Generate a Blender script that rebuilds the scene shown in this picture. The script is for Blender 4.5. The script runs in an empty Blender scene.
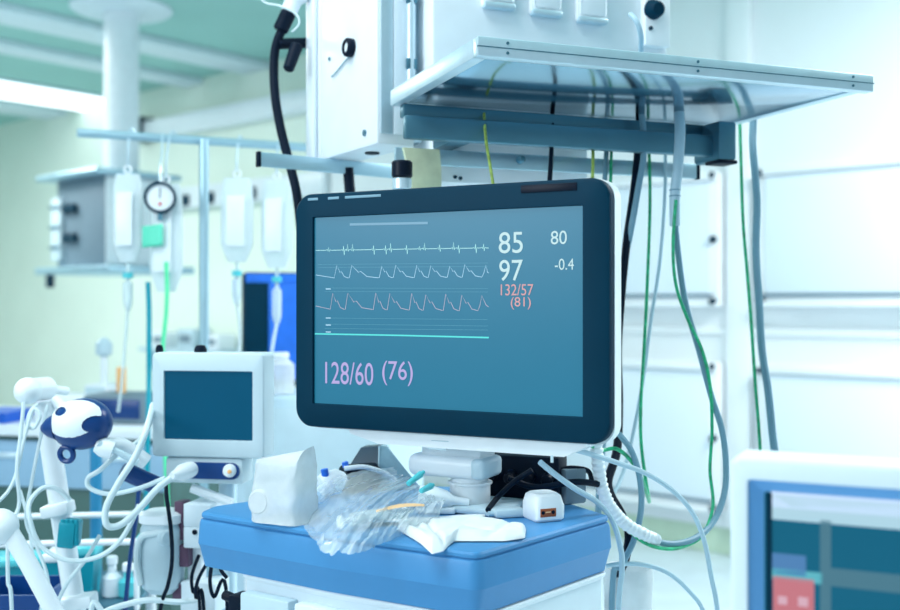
import bpy, bmesh, math, random
from mathutils import Vector, Matrix, noise
random.seed(7)
C = bpy.context.scene.collection
SC = bpy.context.scene
EYE = 1.45; F = 1050.0

def P(u, v, d):
    """the place seen at photo pixel (u, v) at distance d in front of the lens"""
    return Vector(((u-450)/F*d, d, EYE-(v-305)/F*d))

# ------------------------------------------------------------------ materials
def mat(name, col, rough=.5, metal=0., var=.06, scale=18., bump=0., trans=0., alpha=1., emit=None, es=0., ior=1.45, coat=0., spec=.5):
    m = bpy.data.materials.new(name); m.use_nodes = True
    nt = m.node_tree; N = nt.nodes; L = nt.links; b = N['Principled BSDF']
    b.inputs['Roughness'].default_value = rough; b.inputs['Metallic'].default_value = metal
    b.inputs['IOR'].default_value = ior; b.inputs['Alpha'].default_value = alpha
    b.inputs['Transmission Weight'].default_value = trans
    b.inputs['Coat Weight'].default_value = coat
    b.inputs['Specular IOR Level'].default_value = spec
    tc = N.new('ShaderNodeTexCoord'); nz = N.new('ShaderNodeTexNoise'); nz.inputs['Scale'].default_value = scale
    nz.inputs['Detail'].default_value = 4
    L.new(tc.outputs['Object'], nz.inputs['Vector'])
    r = N.new('ShaderNodeValToRGB')
    r.color_ramp.elements[0].position = .3; r.color_ramp.elements[1].position = .7
    r.color_ramp.elements[0].color = tuple(c*(1-var) for c in col)+(1,)
    r.color_ramp.elements[1].color = tuple(min(1, c*(1+var*.6)) for c in col)+(1,)
    L.new(nz.outputs['Fac'], r.inputs['Fac']); L.new(r.outputs['Color'], b.inputs['Base Color'])
    if bump:
        bp = N.new('ShaderNodeBump'); bp.inputs['Strength'].default_value = bump; bp.inputs['Distance'].default_value = .002
        L.new(nz.outputs['Fac'], bp.inputs['Height']); L.new(bp.outputs['Normal'], b.inputs['Normal'])
    if emit:
        b.inputs['Emission Color'].default_value = emit+(1,); b.inputs['Emission Strength'].default_value = es
    return m

M = {}
M['white'] = mat('white_enamel', (.80, .88, .93), .32, var=.03)
M['white_matte'] = mat('white_plastic', (.72, .84, .91), .45, var=.03)
M['cable_white'] = mat('white_cable_jacket', (.64, .78, .83), .4, var=.04)
M['wall_green'] = mat('pale_green_paint', (.82, .93, .83), .7, var=.03, scale=2)
M['cladding'] = mat('white_wall_cladding', (.87, .92, .95), .4, var=.01, scale=3)
M['cabinet'] = mat('pale_blue_white_lacquer', (.78, .88, .96), .35, var=.01, scale=3)
M['ceiling'] = mat('green_ceiling_paint', (.33, .60, .56), .8, var=.03, scale=2)
M['beam'] = mat('pale_ceiling_rail_paint', (.70, .82, .88), .6, var=.03)
M['floor'] = mat('pale_vinyl_floor', (.62, .73, .79), .3, var=.08, scale=6)
M['skirting'] = mat('green_skirting', (.62, .78, .62), .5, var=.05)
M['alu'] = mat('brushed_aluminium', (.62, .78, .87), .35, .55, var=.05, scale=30)
M['steel_mirror'] = mat('polished_steel', (.26, .44, .56), .14, 1., var=.03, scale=5)
M['steel'] = mat('grey_steel', (.09, .23, .31), .38, .7, var=.06, scale=12)
M['steel_lt'] = mat('light_steel', (.42, .62, .72), .35, .7, var=.05, scale=12)
M['grey_box'] = mat('grey_blue_enamel', (.17, .25, .31), .5, var=.04, spec=.3)
M['bezel'] = mat('dark_navy_plastic', (.0002, .030, .060), .5, var=.05, spec=.10)
M['black'] = mat('black_rubber', (.001, .008, .022), .55, var=.1, spec=.15)
M['black_gloss'] = mat('black_plastic', (.001, .006, .018), .4, var=.1, spec=.2)
M['blue_top'] = mat('blue_moulded_plastic', (.060, .26, .54), .4, var=.02, scale=40, spec=.35)
M['navy'] = mat('navy_plastic', (.002, .045, .20), .3, var=.08)
M['screen'] = mat('monitor_glass', (.01, .06, .10), .30, var=.02, emit=(.006, .125, .21), es=.9, spec=.42)
M['screen_dark'] = mat('dark_teal_glass', (.001, .05, .10), .3, var=.02, emit=(.0, .05, .10), es=.6, spec=.15)
M['screen_fg'] = mat('bedside_screen_glass', (.002, .04, .07), .25, spec=.25, var=.02, emit=(.005, .10, .17), es=.8)
M['grey_cable'] = mat('grey_blue_cable_jacket', (.17, .33, .43), .45, var=.05)
M['lt_cable'] = mat('pale_grey_cable_jacket', (.42, .60, .70), .45, var=.05)
M['green_wire'] = mat('green_yellow_earth_wire', (.02, .46, .22), .4, var=.4, scale=120)
M['yellow_wire'] = mat('yellow_green_earth_wire', (.42, .58, .12), .4, var=.4, scale=120)
M['green_tube'] = mat('bright_green_tube', (.10, .75, .38), .4, var=.05)
M['teal'] = mat('teal_plastic', (.0, .30, .40), .4, var=.08)
M['teal_lt'] = mat('light_teal_plastic', (.08, .55, .62), .4, var=.08)
M['mint'] = mat('mint_card', (.12, .70, .50), .5, var=.05)
M['orange'] = mat('orange_card', (.90, .48, .18), .5, var=.05)
M['tan'] = mat('tan_card', (.88, .58, .32), .5, var=.05)
M['maroon'] = mat('maroon_plastic', (.10, .05, .10), .5, var=.1)
M['rust'] = mat('rust_brown_label', (.38, .09, .03), .5, var=.15, scale=200)
M['blue'] = mat('bright_blue_panel', (.02, .16, .72), .35, var=.1)
M['bin_blue'] = mat('blue_plastic_bin', (.0, .12, .66), .4, var=.1)
M['red'] = mat('red_plastic', (.6, .05, .06), .4, var=.1)
M['cloth'] = mat('white_gauze_cloth', (.76, .82, .85), .85, var=.03, scale=60, bump=.3)
M['olive'] = mat('pale_olive_sheath', (.66, .74, .52), .5, var=.15, scale=30)
M['bottle'] = mat('milky_white_bottle', (.80, .90, .95), .4, var=.02)
M['case_grey'] = mat('pale_grey_case', (.50, .66, .74), .4, var=.05)
M['shade_grey'] = mat('smoky_grey_plastic', (.012, .05, .085), .3, var=.1, spec=.3)
M['lamp'] = mat('lit_diffuser', (.9, .95, 1), .5, var=0, emit=(.88, .97, 1.), es=1.7)
M['bag'] = mat('translucent_fluid_bag', (.82, .93, .97), .28, var=.03, trans=.45, ior=1.12)
M['fluid'] = mat('clear_tube', (.80, .92, .96), .2, var=.02, trans=.5, ior=1.15)
M['olive_unit'] = mat('olive_grey_laminate', (.06, .14, .13), .5, var=.04)
M['pale_blue'] = mat('pale_blue_laminate', (.30, .50, .68), .45, var=.03)
M['film_white'] = mat('white_crinkled_film', (.84, .90, .93), .25, var=.05, trans=.35, alpha=.82, ior=1.1, bump=.5, scale=60)
def film(name, a, col):
    m = mat(name, col, .12, var=.1, scale=50, bump=.4, spec=.8)
    m.node_tree.nodes['Principled BSDF'].inputs['Alpha'].default_value = a
    return m
M['film'] = film('clear_crinkled_film', .40, (.80, .92, .98))
def glow(name, c, s=1.): return mat(name, (.02, .02, .02), .5, var=0, emit=c, es=s)
M['t_white'] = glow('pale_cyan_digits', (.55, .80, .84), .9)
M['t_red'] = glow('salmon_digits', (.70, .36, .38), .9)
M['t_lilac'] = glow('lilac_digits', (.50, .42, .80), .85)
M['w_ecg'] = glow('pale_green_trace', (.46, .90, .90), 1.)
M['w_blue'] = glow('pale_blue_trace', (.44, .74, .95), 1.)
M['w_pink'] = glow('dusty_pink_trace', (.50, .46, .58), 1.)
M['w_line'] = glow('dim_grid_line', (.10, .42, .58), .8)
M['w_cyan'] = glow('cyan_trace', (.08, .80, .78), .9)
M['s_bar'] = glow('painted_reflection_glow', (.20, .46, .66), .8)  # glow for the reflection painted on the big monitor glass
M['s_lav'] = glow('lavender_band_glow', (.55, .72, .95), 1.0)
M['s_pale'] = glow('pale_band_glow', (.42, .66, .78), .9)
M['s_mid'] = glow('mid_teal_band_glow', (.05, .19, .27), .8)
M['pouch_light'] = mat('clear_grey_film', (.22, .38, .47), .2, var=.2, scale=40, bump=.4)
M['putty'] = mat('pale_blue_grey_plastic', (.54, .68, .74), .45, var=.03)
M['pole_blue'] = mat('teal_blue_paint', (.02, .22, .42), .4, var=.05)
M['cabinet_far'] = mat('pale_blue_grey_paint', (.50, .67, .77), .45, var=.05, scale=6)
M['s_red'] = glow('red_field_glow', (.55, .16, .20), .9)
M['s_pinkt'] = glow('pink_field_text_glow', (.75, .45, .55), .8)
M['s_blue'] = glow('blue_field_glow', (.06, .22, .50), .8)
M['s_cyan'] = glow('aqua_field_glow', (.10, .50, .60), .8)
M['orange_led'] = glow('orange_lamp_glow', (.95, .4, .05), 1.5)

# ------------------------------------------------------------------ mesh helpers
ZR = lambda a: Matrix.Rotation(a, 4, 'Z')
def orth(d):
    d = d.normalized(); a = Vector((0, 0, 1)) if abs(d.z) < .9 else Vector((1, 0, 0))
    s = d.cross(a).normalized(); return s, s.cross(d).normalized()

class MB:
    def __init__(s): s.bm = bmesh.new()
    def box(s, lo, hi, bev=0., M=None, seg=2):
        r = bmesh.ops.create_cube(s.bm, size=1.); vs = r['verts']
        c = [(a+b)/2 for a, b in zip(lo, hi)]; z = [abs(b-a) for a, b in zip(lo, hi)]
        for v in vs: v.co = Vector((c[0]+v.co.x*z[0], c[1]+v.co.y*z[1], c[2]+v.co.z*z[2]))
        if bev:
            es = list({e for v in vs for e in v.link_edges})
            r = bmesh.ops.bevel(s.bm, geom=es, offset=bev, segments=seg, affect='EDGES', profile=.5)
            vs = list({v for f in r['faces'] for v in f.verts} | {v for v in vs if v.is_valid})
        if M is not None:
            for v in vs: v.co = M @ v.co
        return s
    def loft(s, rings, cap0=True, cap1=True, closed=True):
        R = [[s.bm.verts.new(p) for p in r] for r in rings]; n = len(R[0])
        for a, b in zip(R, R[1:]):
            for i in range(n if closed else n-1):
                j = (i+1) % n
                try: s.bm.faces.new((a[i], a[j], b[j], b[i]))
                except ValueError: pass
        if cap0: s.bm.faces.new(R[0][::-1])
        if cap1: s.bm.faces.new(R[-1])
        return s
    def tube(s, pts, r, seg=10, rads=None):
        pts = [Vector(p) for p in pts]; rings = []; u = None
        for i, p in enumerate(pts):
            d = (pts[min(i+1, len(pts)-1)]-pts[max(i-1, 0)])
            if d.length < 1e-9: d = Vector((0, 0, 1))
            d.normalize()
            if u is None: u, w = orth(d)
            else:
                u = (u-d*u.dot(d)).normalized(); w = d.cross(u)
            w = d.cross(u).normalized()
            rr = rads[i] if rads else r
            rings.append([p+(u*math.cos(t)+w*math.sin(t))*rr for t in [2*math.pi*k/seg for k in range(seg)]])
        return s.loft(rings)
    def cyl(s, a, b, r0, r1=None, seg=20, bev=0.):
        a = Vector(a); b = Vector(b); r1 = r0 if r1 is None else r1
        u, w = orth(b-a); d = (b-a).normalized()
        st = [(a, r0), (b, r1)]
        if bev: st = [(a, r0-bev), (a+d*bev, r0), (b-d*bev, r1), (b, r1-bev)]
        return s.loft([[p+(u*math.cos(t)+w*math.sin(t))*r for t in [2*math.pi*k/seg for k in range(seg)]] for p, r in st])
    def lathe(s, base, axis, prof, seg=24):
        base = Vector(base); d = Vector(axis).normalized(); u, w = orth(d)
        return s.loft([[base+d*h+(u*math.cos(t)+w*math.sin(t))*max(r, 1e-5) for t in [2*math.pi*k/seg for k in range(seg)]] for r, h in prof])
    def ring(s, c, axis, R, r, seg=28, rs=8):
        c = Vector(c); u, w = orth(Vector(axis)); d = Vector(axis).normalized()
        rings = []
        for k in range(seg+1):
            t = 2*math.pi*k/seg; o = u*math.cos(t)+w*math.sin(t)
            rings.append([c+o*(R+r*math.cos(q))+d*r*math.sin(q) for q in [2*math.pi*j/rs for j in range(rs)]])
        return s.loft(rings, False, False)
    def ball(s, c, rx, ry, rz, M=None, seg=24):
        r = bmesh.ops.create_uvsphere(s.bm, u_segments=seg, v_segments=seg//2, radius=1.)
        for v in r['verts']:
            p = Vector((v.co.x*rx, v.co.y*ry, v.co.z*rz)); v.co = Vector(c)+((M @ p) if M else p)
        return s
    def grid(s, fn, nu, nv):
        V = [[s.bm.verts.new(fn(i/nu, j/nv)) for j in range(nv+1)] for i in range(nu+1)]
        for i in range(nu):
            for j in range(nv): s.bm.faces.new((V[i][j], V[i+1][j], V[i+1][j+1], V[i][j+1]))
        return s
    def quad(s, a, b, c, d):
        s.bm.faces.new([s.bm.verts.new(p) for p in (a, b, c, d)]); return s
    def xf(s, Mx):
        bmesh.ops.transform(s.bm, matrix=Mx, verts=s.bm.verts); return s
    def make(s, name, m, parent=None, smooth=True, ang=40):
        bmesh.ops.recalc_face_normals(s.bm, faces=s.bm.faces)
        if smooth:
            for f in s.bm.faces: f.smooth = True
            lim = math.radians(ang)
            for e in s.bm.edges:
                if len(e.link_faces) == 2 and e.calc_face_angle(0) > lim: e.smooth = False
        me = bpy.data.meshes.new(name); s.bm.to_mesh(me); s.bm.free()
        o = bpy.data.objects.new(name, me); C.objects.link(o)
        if m: me.materials.append(M[m] if isinstance(m, str) else m)
        if parent: o.parent = parent
        return o

def tag(o, label, cat, group=None, kind=None):
    o['label'] = label; o['category'] = cat
    if group: o['group'] = group
    if kind: o['kind'] = kind
    return o
def thing(name, label, cat, loc=(0, 0, 0), yaw=0., group=None):
    o = bpy.data.objects.new(name, None); o.empty_display_size = .05; C.objects.link(o)
    o.location = loc; o.rotation_euler = (0, 0, yaw)
    tag(o, label, cat, group)
    MW[o.name] = Matrix.Translation(Vector(loc)) @ ZR(yaw)
    return o
MW = {}
def loc(o, w): return MW[o.name].inverted() @ Vector(w)
def hit(root, u, v, y):
    m = MW[root.name].inverted(); o = m @ Vector((0, 0, EYE)); q = m @ P(u, v, 1.); dv = q-o
    k = (y-o.y)/dv.y; return o+dv*k
def LP(o, u, v, d): return loc(o, P(u, v, d))
def single(o, label, cat, group=None):
    """a thing that is one mesh: move its origin to the foot of its bounds"""
    vs = [v.co for v in o.data.vertices]
    c = Vector(((min(v.x for v in vs)+max(v.x for v in vs))/2, (min(v.y for v in vs)+max(v.y for v in vs))/2, min(v.z for v in vs)))
    for v in o.data.vertices: v.co -= c
    o.location = c
    return tag(o, label, cat, group)
def struct(mb, name, m):
    o = mb.make(name, m); o['kind'] = 'structure'; return o
def spline(pts, n=8):
    pts = [Vector(p) for p in pts]; out = []
    for i in range(len(pts)-1):
        p0, p1, p2, p3 = pts[max(i-1, 0)], pts[i], pts[i+1], pts[min(i+2, len(pts)-1)]
        for k in range(n):
            t = k/n
            out.append(.5*((2*p1)+(p2-p0)*t+(2*p0-5*p1+4*p2-p3)*t*t+(3*p1-p0-3*p2+p3)*t**3))
    out.append(pts[-1]); return out
def pxs(l): return [P(*p) for p in l]
def cable(name, pts, r, m, label, cat='cable', group=None, n=8):
    pts = list(pts)
    if pts[-1][1] >= 600:                       # what leaves the picture below runs on down to the floor
        u, v, d = pts[-1]; fl = 305+(EYE-r-.002)*F/d
        pts += [(u+2, v*.5+fl*.5, d), (u+3, fl-30, d), (u+8, fl, d+.03), (u+20, fl+1, d+.002)]
    return single(MB().tube(spline(pxs(pts), n), r, 8).make(name, m), label, cat, group)
def rrect(x0, x1, z0, z1, r, y, n=6):
    out = []
    for cx, cz, a0 in ((x1-r, z0+r, -90), (x1-r, z1-r, 0), (x0+r, z1-r, 90), (x0+r, z0+r, 180)):
        for k in range(n+1):
            a = math.radians(a0+90*k/n); out.append(Vector((cx+r*math.cos(a), y, cz+r*math.sin(a))))
    return out
def frame_mb(x0, x1, z0, z1, r, sx0, sx1, sz0, sz1, depth, ch=.004, rec=.006, n=6, sr=.003):
    """rounded slab with a rectangular window sunk in its front face at y = 0"""
    return MB().loft([rrect(sx0, sx1, sz0, sz1, sr, rec, n), rrect(sx0-.001, sx1+.001, sz0-.001, sz1+.001, sr, 0, n),
                      rrect(x0+ch, x1-ch, z0+ch, z1-ch, max(r-ch, .001), 0, n), rrect(x0+ch*.3, x1-ch*.3, z0+ch*.3, z1-ch*.3, r, ch*.3, n),
                      rrect(x0, x1, z0, z1, r, ch, n), rrect(x0, x1, z0, z1, r, depth, n)], False, True)
def text(body, x, z, w, h, m, parent, name, y=-.0008, sh=0., bold=0.):
    """text drawn on the xz plane at y, lower-left (x, z), fitted to w by h"""
    cu = bpy.data.curves.new('txt', 'FONT'); cu.body = body; cu.offset = bold
    o = bpy.data.objects.new('txt', cu); C.objects.link(o)
    dg = bpy.context.evaluated_depsgraph_get(); dg.update()
    me = bpy.data.meshes.new_from_object(o.evaluated_get(dg)); bpy.data.objects.remove(o); bpy.data.curves.remove(cu)
    xs = [v.co.x for v in me.vertices]; ys = [v.co.y for v in me.vertices]
    a, b, c, d = min(xs), max(xs), min(ys), max(ys)
    for v in me.vertices:
        v.co = Vector((x+(v.co.x-a)/(b-a)*w, y, z+(v.co.y-c)/(d-c)*h))
    me.name = name; me.materials.clear(); me.materials.append(M[m])
    t = bpy.data.objects.new(name, me); C.objects.link(t); t.parent = parent
    return t

# ------------------------------------------------------------------ the room
A = Vector((.757, -.654, 0)); NB = Vector((.654, .757, 0)); WD = 5.68     # along the back wall; away from the lens; distance
WY = math.atan2(A.y, A.x); WO = NB*WD
WM = Matrix.Translation(WO) @ ZR(WY)          # wall frame: x along the wall, y into it, z up from the floor
CEIL = EYE+2.04
def WP(u, v, off=0.):
    r = Vector(((u-450)/F, 1, -(v-305)/F)); d = (WD-off)/(r.x*NB.x+NB.y)
    w = Vector((r.x*d, d, EYE+r.z*d)); l = w-WO
    return l.dot(A), w.z
def CP(u, v):
    d = 2.04*F/(305-v); w = Vector(((u-450)/F*d, d, 0)); return w.dot(A), w.dot(NB)-WD
struct(MB().box((-13, 0, -.1), (9, .2, CEIL+.1), M=WM), 'wall_back', 'wall_green')
struct(MB().box((-13.2, -9, 0.001), (-13.001, .2, CEIL-.001), M=WM), 'wall_left', 'wall_green')
struct(MB().box((-13, -14, -.12), (9, .2, 0), M=WM), 'floor', 'floor')
struct(MB().box((-13, -6.5, CEIL), (9, .2, CEIL+.15), M=WM), 'ceiling', 'ceiling')
s0 = WP(335, 300)[0]
struct(MB().box((s0, -.05, .16), (9, -.001, CEIL-.001), .004, M=WM), 'trim_1', 'cladding')
struct(MB().box((-13, -.03, 0.001), (9, -.001, .155), .004, M=WM), 'baseboard_back', 'skirting')
# ceiling rails that run across to the back wall
for k, (e0, e1) in enumerate((((100, 23), (100, 37)), ((100, 57), (100, 65)), ((10, 100.5), (10, 109)))):
    a0 = CP(*e0)[0]; a1 = CP(*e1)[0]
    struct(MB().box((min(a0, a1), -6.4, CEIL-.06), (max(a0, a1), -.002, CEIL-.001), .006, M=WM), 'trim_%d' % (k+2), 'beam')
a0 = CP(0, 77)[0]; a1 = CP(0, 94)[0]; b1 = CP(108, 106)[1]; b0 = -6.3
lum = thing('ceiling_light', 'long lit fluorescent tube light on the green ceiling, glowing white', 'ceiling light', tuple(WM @ Vector(((a0+a1)/2, b1, CEIL-.05))), WY)
hw = abs(a1-a0)/2
MB().box((-hw, b0-b1, .02), (hw, 0, .049), .006).make('housing', 'beam', lum)
MB().box((-hw+.02, b0-b1+.03, 0), (hw-.02, -.03, .022), .008).make('diffuser', 'lamp', lum)

# white wall units on the cladding
def cab(name, label, u0, u1, zt, zb, hinge_right):
    x0 = WP(u0, 300, .1)[0]; x1 = WP(u1, 300, .1)[0]
    t = thing('wall_cabinet', label, 'cabinet', tuple(WM @ Vector(((x0+x1)/2, -.053, zb))), WY, 'white wall cabinets')
    h = zt-zb; w = (x1-x0)/2
    MB().box((-w, -.10, 0), (w, .002, h), .006).make('body', 'cladding', t)
    MB().box((-w+.045, -.112, .05), (w-.045, -.101, h-.05), .004).make('door', 'cabinet', t)
    MB().box((-w, -.135, h-.045), (w, -.101, h), .008).make('rail', 'cladding', t)
    MB().box((-w, -.125, 0), (w, -.101, .03), .006).make('rail', 'cladding', t)
    MB().box((-w+.03, -.1165, .055), (w-.03, -.1125, .075), .001).make('door_seal', 'grey_box', t)
    sx = w-.02 if hinge_right else -w+.02
    for hz in ((.03, h*.5, h-.02) if hinge_right else (.04, h-.03)):
        MB().cyl((sx, -.100, hz), (sx, -.14, hz), .019, seg=14, bev=.003).make('hinge', 'bezel', t)
ZT, ZM, Z2, ZB = EYE+.76, EYE-.01, EYE-.33, EYE-1.19
cab('c', 'white wall cabinet behind the hanging cables, left unit of the upper row', 540, 722, ZT, ZM, True)
cab('c', 'white wall cabinet right of the long green wire, right unit of the upper row', 762, 985, ZT, ZM, False)
cab('c', 'low white wall cabinet seen beside the monitor, left unit of the lower row', 540, 722, Z2, ZB, True)
cab('c', 'low white wall cabinet above the blue framed screen, right unit of the lower row', 762, 985, Z2, ZB, False)
x0 = WP(540, 300)[0]; x1 = WP(985, 300)[0]
struct(MB().box((x0, -.075, EYE-.17), (x1, -.051, EYE-.13), .005, M=WM), 'trim_5', 'cladding')
xa, xb = WP(728, 300, .06)[0], WP(752, 300, .06)[0]
struct(MB().box((xa, -.10, .17), (xb, -.051, CEIL-.01), .012, M=WM), 'trim_6', 'cladding')

# white raised strip and gas rail on the green part of the wall
xa, z1 = WP(138, 104); xb, z0 = WP(330, 128)
struct(MB().box((xa, -.14, WP(240, 126)[1]), (s0-.02, -.001, WP(240, 106)[1]), .02, M=WM), 'trim_7', 'white')
t = thing('gas_rail', 'long white wall rail with dark gas sockets behind the fluid bags', 'wall rail', tuple(WM @ Vector((WP(225, 200)[0], -.002, WP(225, 206)[1]))), WY)
o = WM.inverted() @ t.location
xa, xb = WP(140, 200)[0]-o.x, s0-.03-o.x; zt = WP(225, 184)[1]-t.location.z
MB().box((xa, -.10, 0), (xb, 0, zt), .01).make('rail_body', 'white', t)
for (u0, u1) in ((187, 199), (212, 224), (255, 266)):
    MB().box((WP(u0, 200)[0]-o.x, -.125, .02), (WP(u1, 200)[0]-o.x, -.098, zt*.62), .008).make('socket', 'shade_grey', t)
xs, zs = WP(146, 143); xe, ze = WP(156, 118)
t = single(MB().box((xs, -.2, zs), (xe, -.001, ze), .02, M=WM).make('loudspeaker', 'bezel'), 'small dark box on the wall just right of the white ceiling column', 'speaker')

# ------------------------------------------------------------------ far pendant on the white ceiling column
d = 7.2
c = P(121.5, 170, d); c.z = CEIL
t = thing('ceiling_column', 'white ceiling column carrying a grey equipment box, far left', 'ceiling column', tuple(c), WY)
zb = P(0, 172, d).z-CEIL
MB().lathe((0, 0, zb), (0, 0, 1), [(.112, 0), (.117, .01), (.117, -zb-.05)], 32).make('column_tube', 'white', t)
MB().lathe((0, 0, 0), (0, 0, -1), [(.34, 0.001), (.34, .015), (.32, .03), (.16, .04), (.12, .05)], 40).make('ceiling_flange', 'beam', t)
bl = LP(t, 55, 180, 7.0); br = LP(t, 150, 180, 7.0)
zt = P(0, 176, 7.0).z-CEIL; z0 = P(0, 266, 7.0).z-CEIL
bx = ZR(0)
_a = hit(t, 57, 200, -.22); _b = hit(t, 106, 200, -.22); w0 = _a.x; w1 = _b.x
MB().box((w0, -.22, z0), (w1, .28, zt), .012, M=bx).make('equipment_box', 'grey_box', t)
MB().box((w0-.12, -.32, zt), (w1+.05, .34, zt+.04), .012, M=bx).make('top_plate', 'steel_lt', t)
MB().box((w0-.13, -.32, z0-.05), (w1+.20, .34, z0), .012, M=bx).make('bottom_plate', 'steel_lt', t)
MB().box((w0-.03, -.25, z0+.05), (w0+.10, -.215, z0+.48), .006, M=bx).make('side_panel', 'putty', t)
for q in range(3):
    MB().box((w0-.04, -.262, z0+.13+q*.14), (w0+.09, -.245, z0+.148+q*.14), .004, M=bx).make('panel_slot', 'steel', t)
MB().box((w1-.002, -.225, z0+.01), (w1+.012, .27, zt-.01), .008, M=bx).make('corner_profile', 'white', t)
for i in range(2):
    for j in range(2):
        cx = w0+.16+i*.09; cz = z0+.20+j*.20
        MB().cyl(bx @ Vector((cx, -.218, cz)), bx @ Vector((cx, -.262, cz)), .036, seg=18, bev=.006).make('socket', 'shade_grey', t)
MB().cyl(bx @ Vector((w0-.02, -.26, z0-.05)), bx @ Vector((w0-.02, -.26, z0-.14)), .03, bev=.006).make('foot_peg', 'shade_grey', t)

# ------------------------------------------------------------------ drip stand with the fluid bags
pd = 3.02; zb = P(0, 139.5, pd).z
pole = P(204, 300, pd)
t = thing('drip_stand', 'steel drip stand with a long crossbar holding the fluid bags', 'drip stand', (pole.x, pole.y, 0))
e0 = LP(t, 77, 132, 2.90); e1 = LP(t, 330, 147.5, 3.20); e0.z = e1.z = zb
MB().cyl(e0, e1, .0125, bev=.003).make('crossbar', 'steel_lt', t)
MB().cyl((0, 0, .09), (0, 0, zb), .0135).make('pole', 'steel_lt', t)
MB().lathe((0, 0, EYE-.25), (0, 0, 1), [(.016, 0), (.022, .005), (.022, .06), (.016, .07)]).make('pole_collar', 'steel', t)
hub = MB().lathe((0, 0, .07), (0, 0, 1), [(.05, 0), (.055, .02), (.03, .05), (.02, .07)]).make('hub', 'steel', t)
for k in range(5):
    a = math.radians(72*k+20); dv = Vector((math.cos(a), math.sin(a), 0))
    l = MB().tube([dv*.04+Vector((0, 0, .09)), dv*.15+Vector((0, 0, .085)), dv*.24+Vector((0, 0, .07))], .014, 10).make('leg', 'alu', t)
    s_, u_ = orth(dv)
    MB().cyl(dv*.24+Vector((0, 0, .03))-s_*.012, dv*.24+Vector((0, 0, .03))+s_*.012, .03, bev=.004).make('castor', 'black', l)
barA = MW[t.name] @ e0; barB = MW[t.name] @ e1
def on_bar(u):
    f = (u-450)/F; dv = barB-barA
    k = (f*barA.y-barA.x)/(dv.x-f*dv.y); return barA+dv*k
def fluid_bag(label, u, vt, vb, wpx, dy, dripv, tubepts, cuff=False):
    b = on_bar(u); b = b+Vector((0, dy, 0)); d = b.y
    sc = d/F
    zt = EYE-(vt-305)*sc; z0 = EYE-(vb-305)*sc; w = wpx*sc/2
    t = thing('fluid_bag', label, 'fluid bag', (b.x, b.y, z0), math.radians(random.uniform(-12, 12)), 'fluid bags on the drip stand')
    H = zt-z0; rings = []
    for k in range(15):
        q = k/14; ww = w*(.55+.45*min(1, q*5))*(.80+.2*min(1, (1-q)*8)); th = .028*math.sin(math.pi*min(.97, max(.04, q*.9+.05)))**.6*(1-.5*q)
        rings.append([Vector((ww*math.copysign(abs(math.cos(a))**.6, math.cos(a)), th*math.sin(a), H*q)) for a in [2*math.pi*j/20 for j in range(20)]])
    MB().loft(rings).make('bag_body', 'bag', t)
    MB().box((-w*.55, -.03, H*.18), (w*.55, -.0275, H*.78), .001).make('bag_label', 'white', t)
    MB().ring((0, 0, H+.012), (0, 1, 0), .010, .003, 16, 6).make('hang_loop', 'white', t)
    loc_top = loc(t, b-Vector((0, dy, 0))); top = Vector((loc_top.x, loc_top.y, zb-z0))
    MB().tube(spline([(0, 0, H+.02), (0, 0, (H+zb-z0)/2), top+Vector((0, 0, .018)), top+Vector((.012, .016, .005)), top+Vector((.008, .012, -.012))], 5), .003, 6).make('hook', 'alu', t)
    if dripv:
        za, zc = [EYE-(v-305)*sc-z0 for v in dripv]
        MB().lathe((0, 0, zc), (0, 0, 1), [(.006, -.02), (.012, 0), (.0135, .01), (.0135, (za-zc)*.7), (.006, (za-zc)*.75), (.005, za-zc), (.004, 0.004+(0-zc))]).make('drip_chamber', 'fluid', t)
        MB().cyl((0, 0, za-.012), (0, 0, za+.004), .0145).make('chamber_cap', 'teal_lt', t)
        pts = [Vector((0, 0, zc-.015))]+[loc(t, P(*q)) for q in tubepts]
        MB().tube(spline(pts, 6), .0045, 8).make('giving_tube', 'fluid', t)
    return t
fluid_bag('clear fluid bag left of the round pressure gauge', 130, 174, 262, 30, -.02, (274, 304), [(125, 345, 2.95), (121, 390, 2.95), (118, 412, 2.95)])
pc = fluid_bag('fluid bag with a mint green card, squeezed in a cuff under the pressure gauge', 171, 184, 292, 34, -.05, None, [])
fluid_bag('clear fluid bag just right of the drip stand pole', 239, 178, 262, 32, -.03, (272, 298), [(240, 330, 3.05), (238, 370, 3.0), (236, 420, 2.9)])
fluid_bag('clear fluid bag nearest the big monitor, in front of a blue screen', 279, 180, 268, 32, -.04, (278, 318), [(272, 350, 3.0), (268, 390, 3.0), (262, 430, 2.9)])
g = P(160, 197.5, 2.90)
t = thing('pressure_gauge', 'round white pressure gauge with dark rim hanging before the fluid bags', 'gauge', (g.x, g.y, g.z), math.radians(14))
MB().lathe((0, .012, 0), (0, -1, 0), [(.030, -.012), (.042, -.008), (.044, .0), (.044, .016), (.041, .019), (.0365, .019), (.0365, .012)], 32).make('rim', 'bezel', t)
MB().lathe((0, .003, 0), (0, -1, 0), [(.001, .001), (.0365, .001), (.0365, .004), (.001, .0042)], 32).make('dial', 'white', t)
nd = MB().box((-.0012, -.0035, -.002), (.0012, -.0018, .026)).make('needle', 'shade_grey', t)
MB().box((-.004, -.0035, -.022), (.004, -.0018, -.014)).make('red_mark', 'red', t)
MB().cyl((0, .008, -.040), (0, .008, -.064), .007).make('stem', 'steel', t)
MB().tube(spline([(0, .01, .042), (.0, .02, .09), (.004, .05, .13), (.004, .09, zb-g.z+.012)], 5), .003, 6).make('hook', 'alu', t)
g2 = P(153, 237, 2.91)
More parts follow.
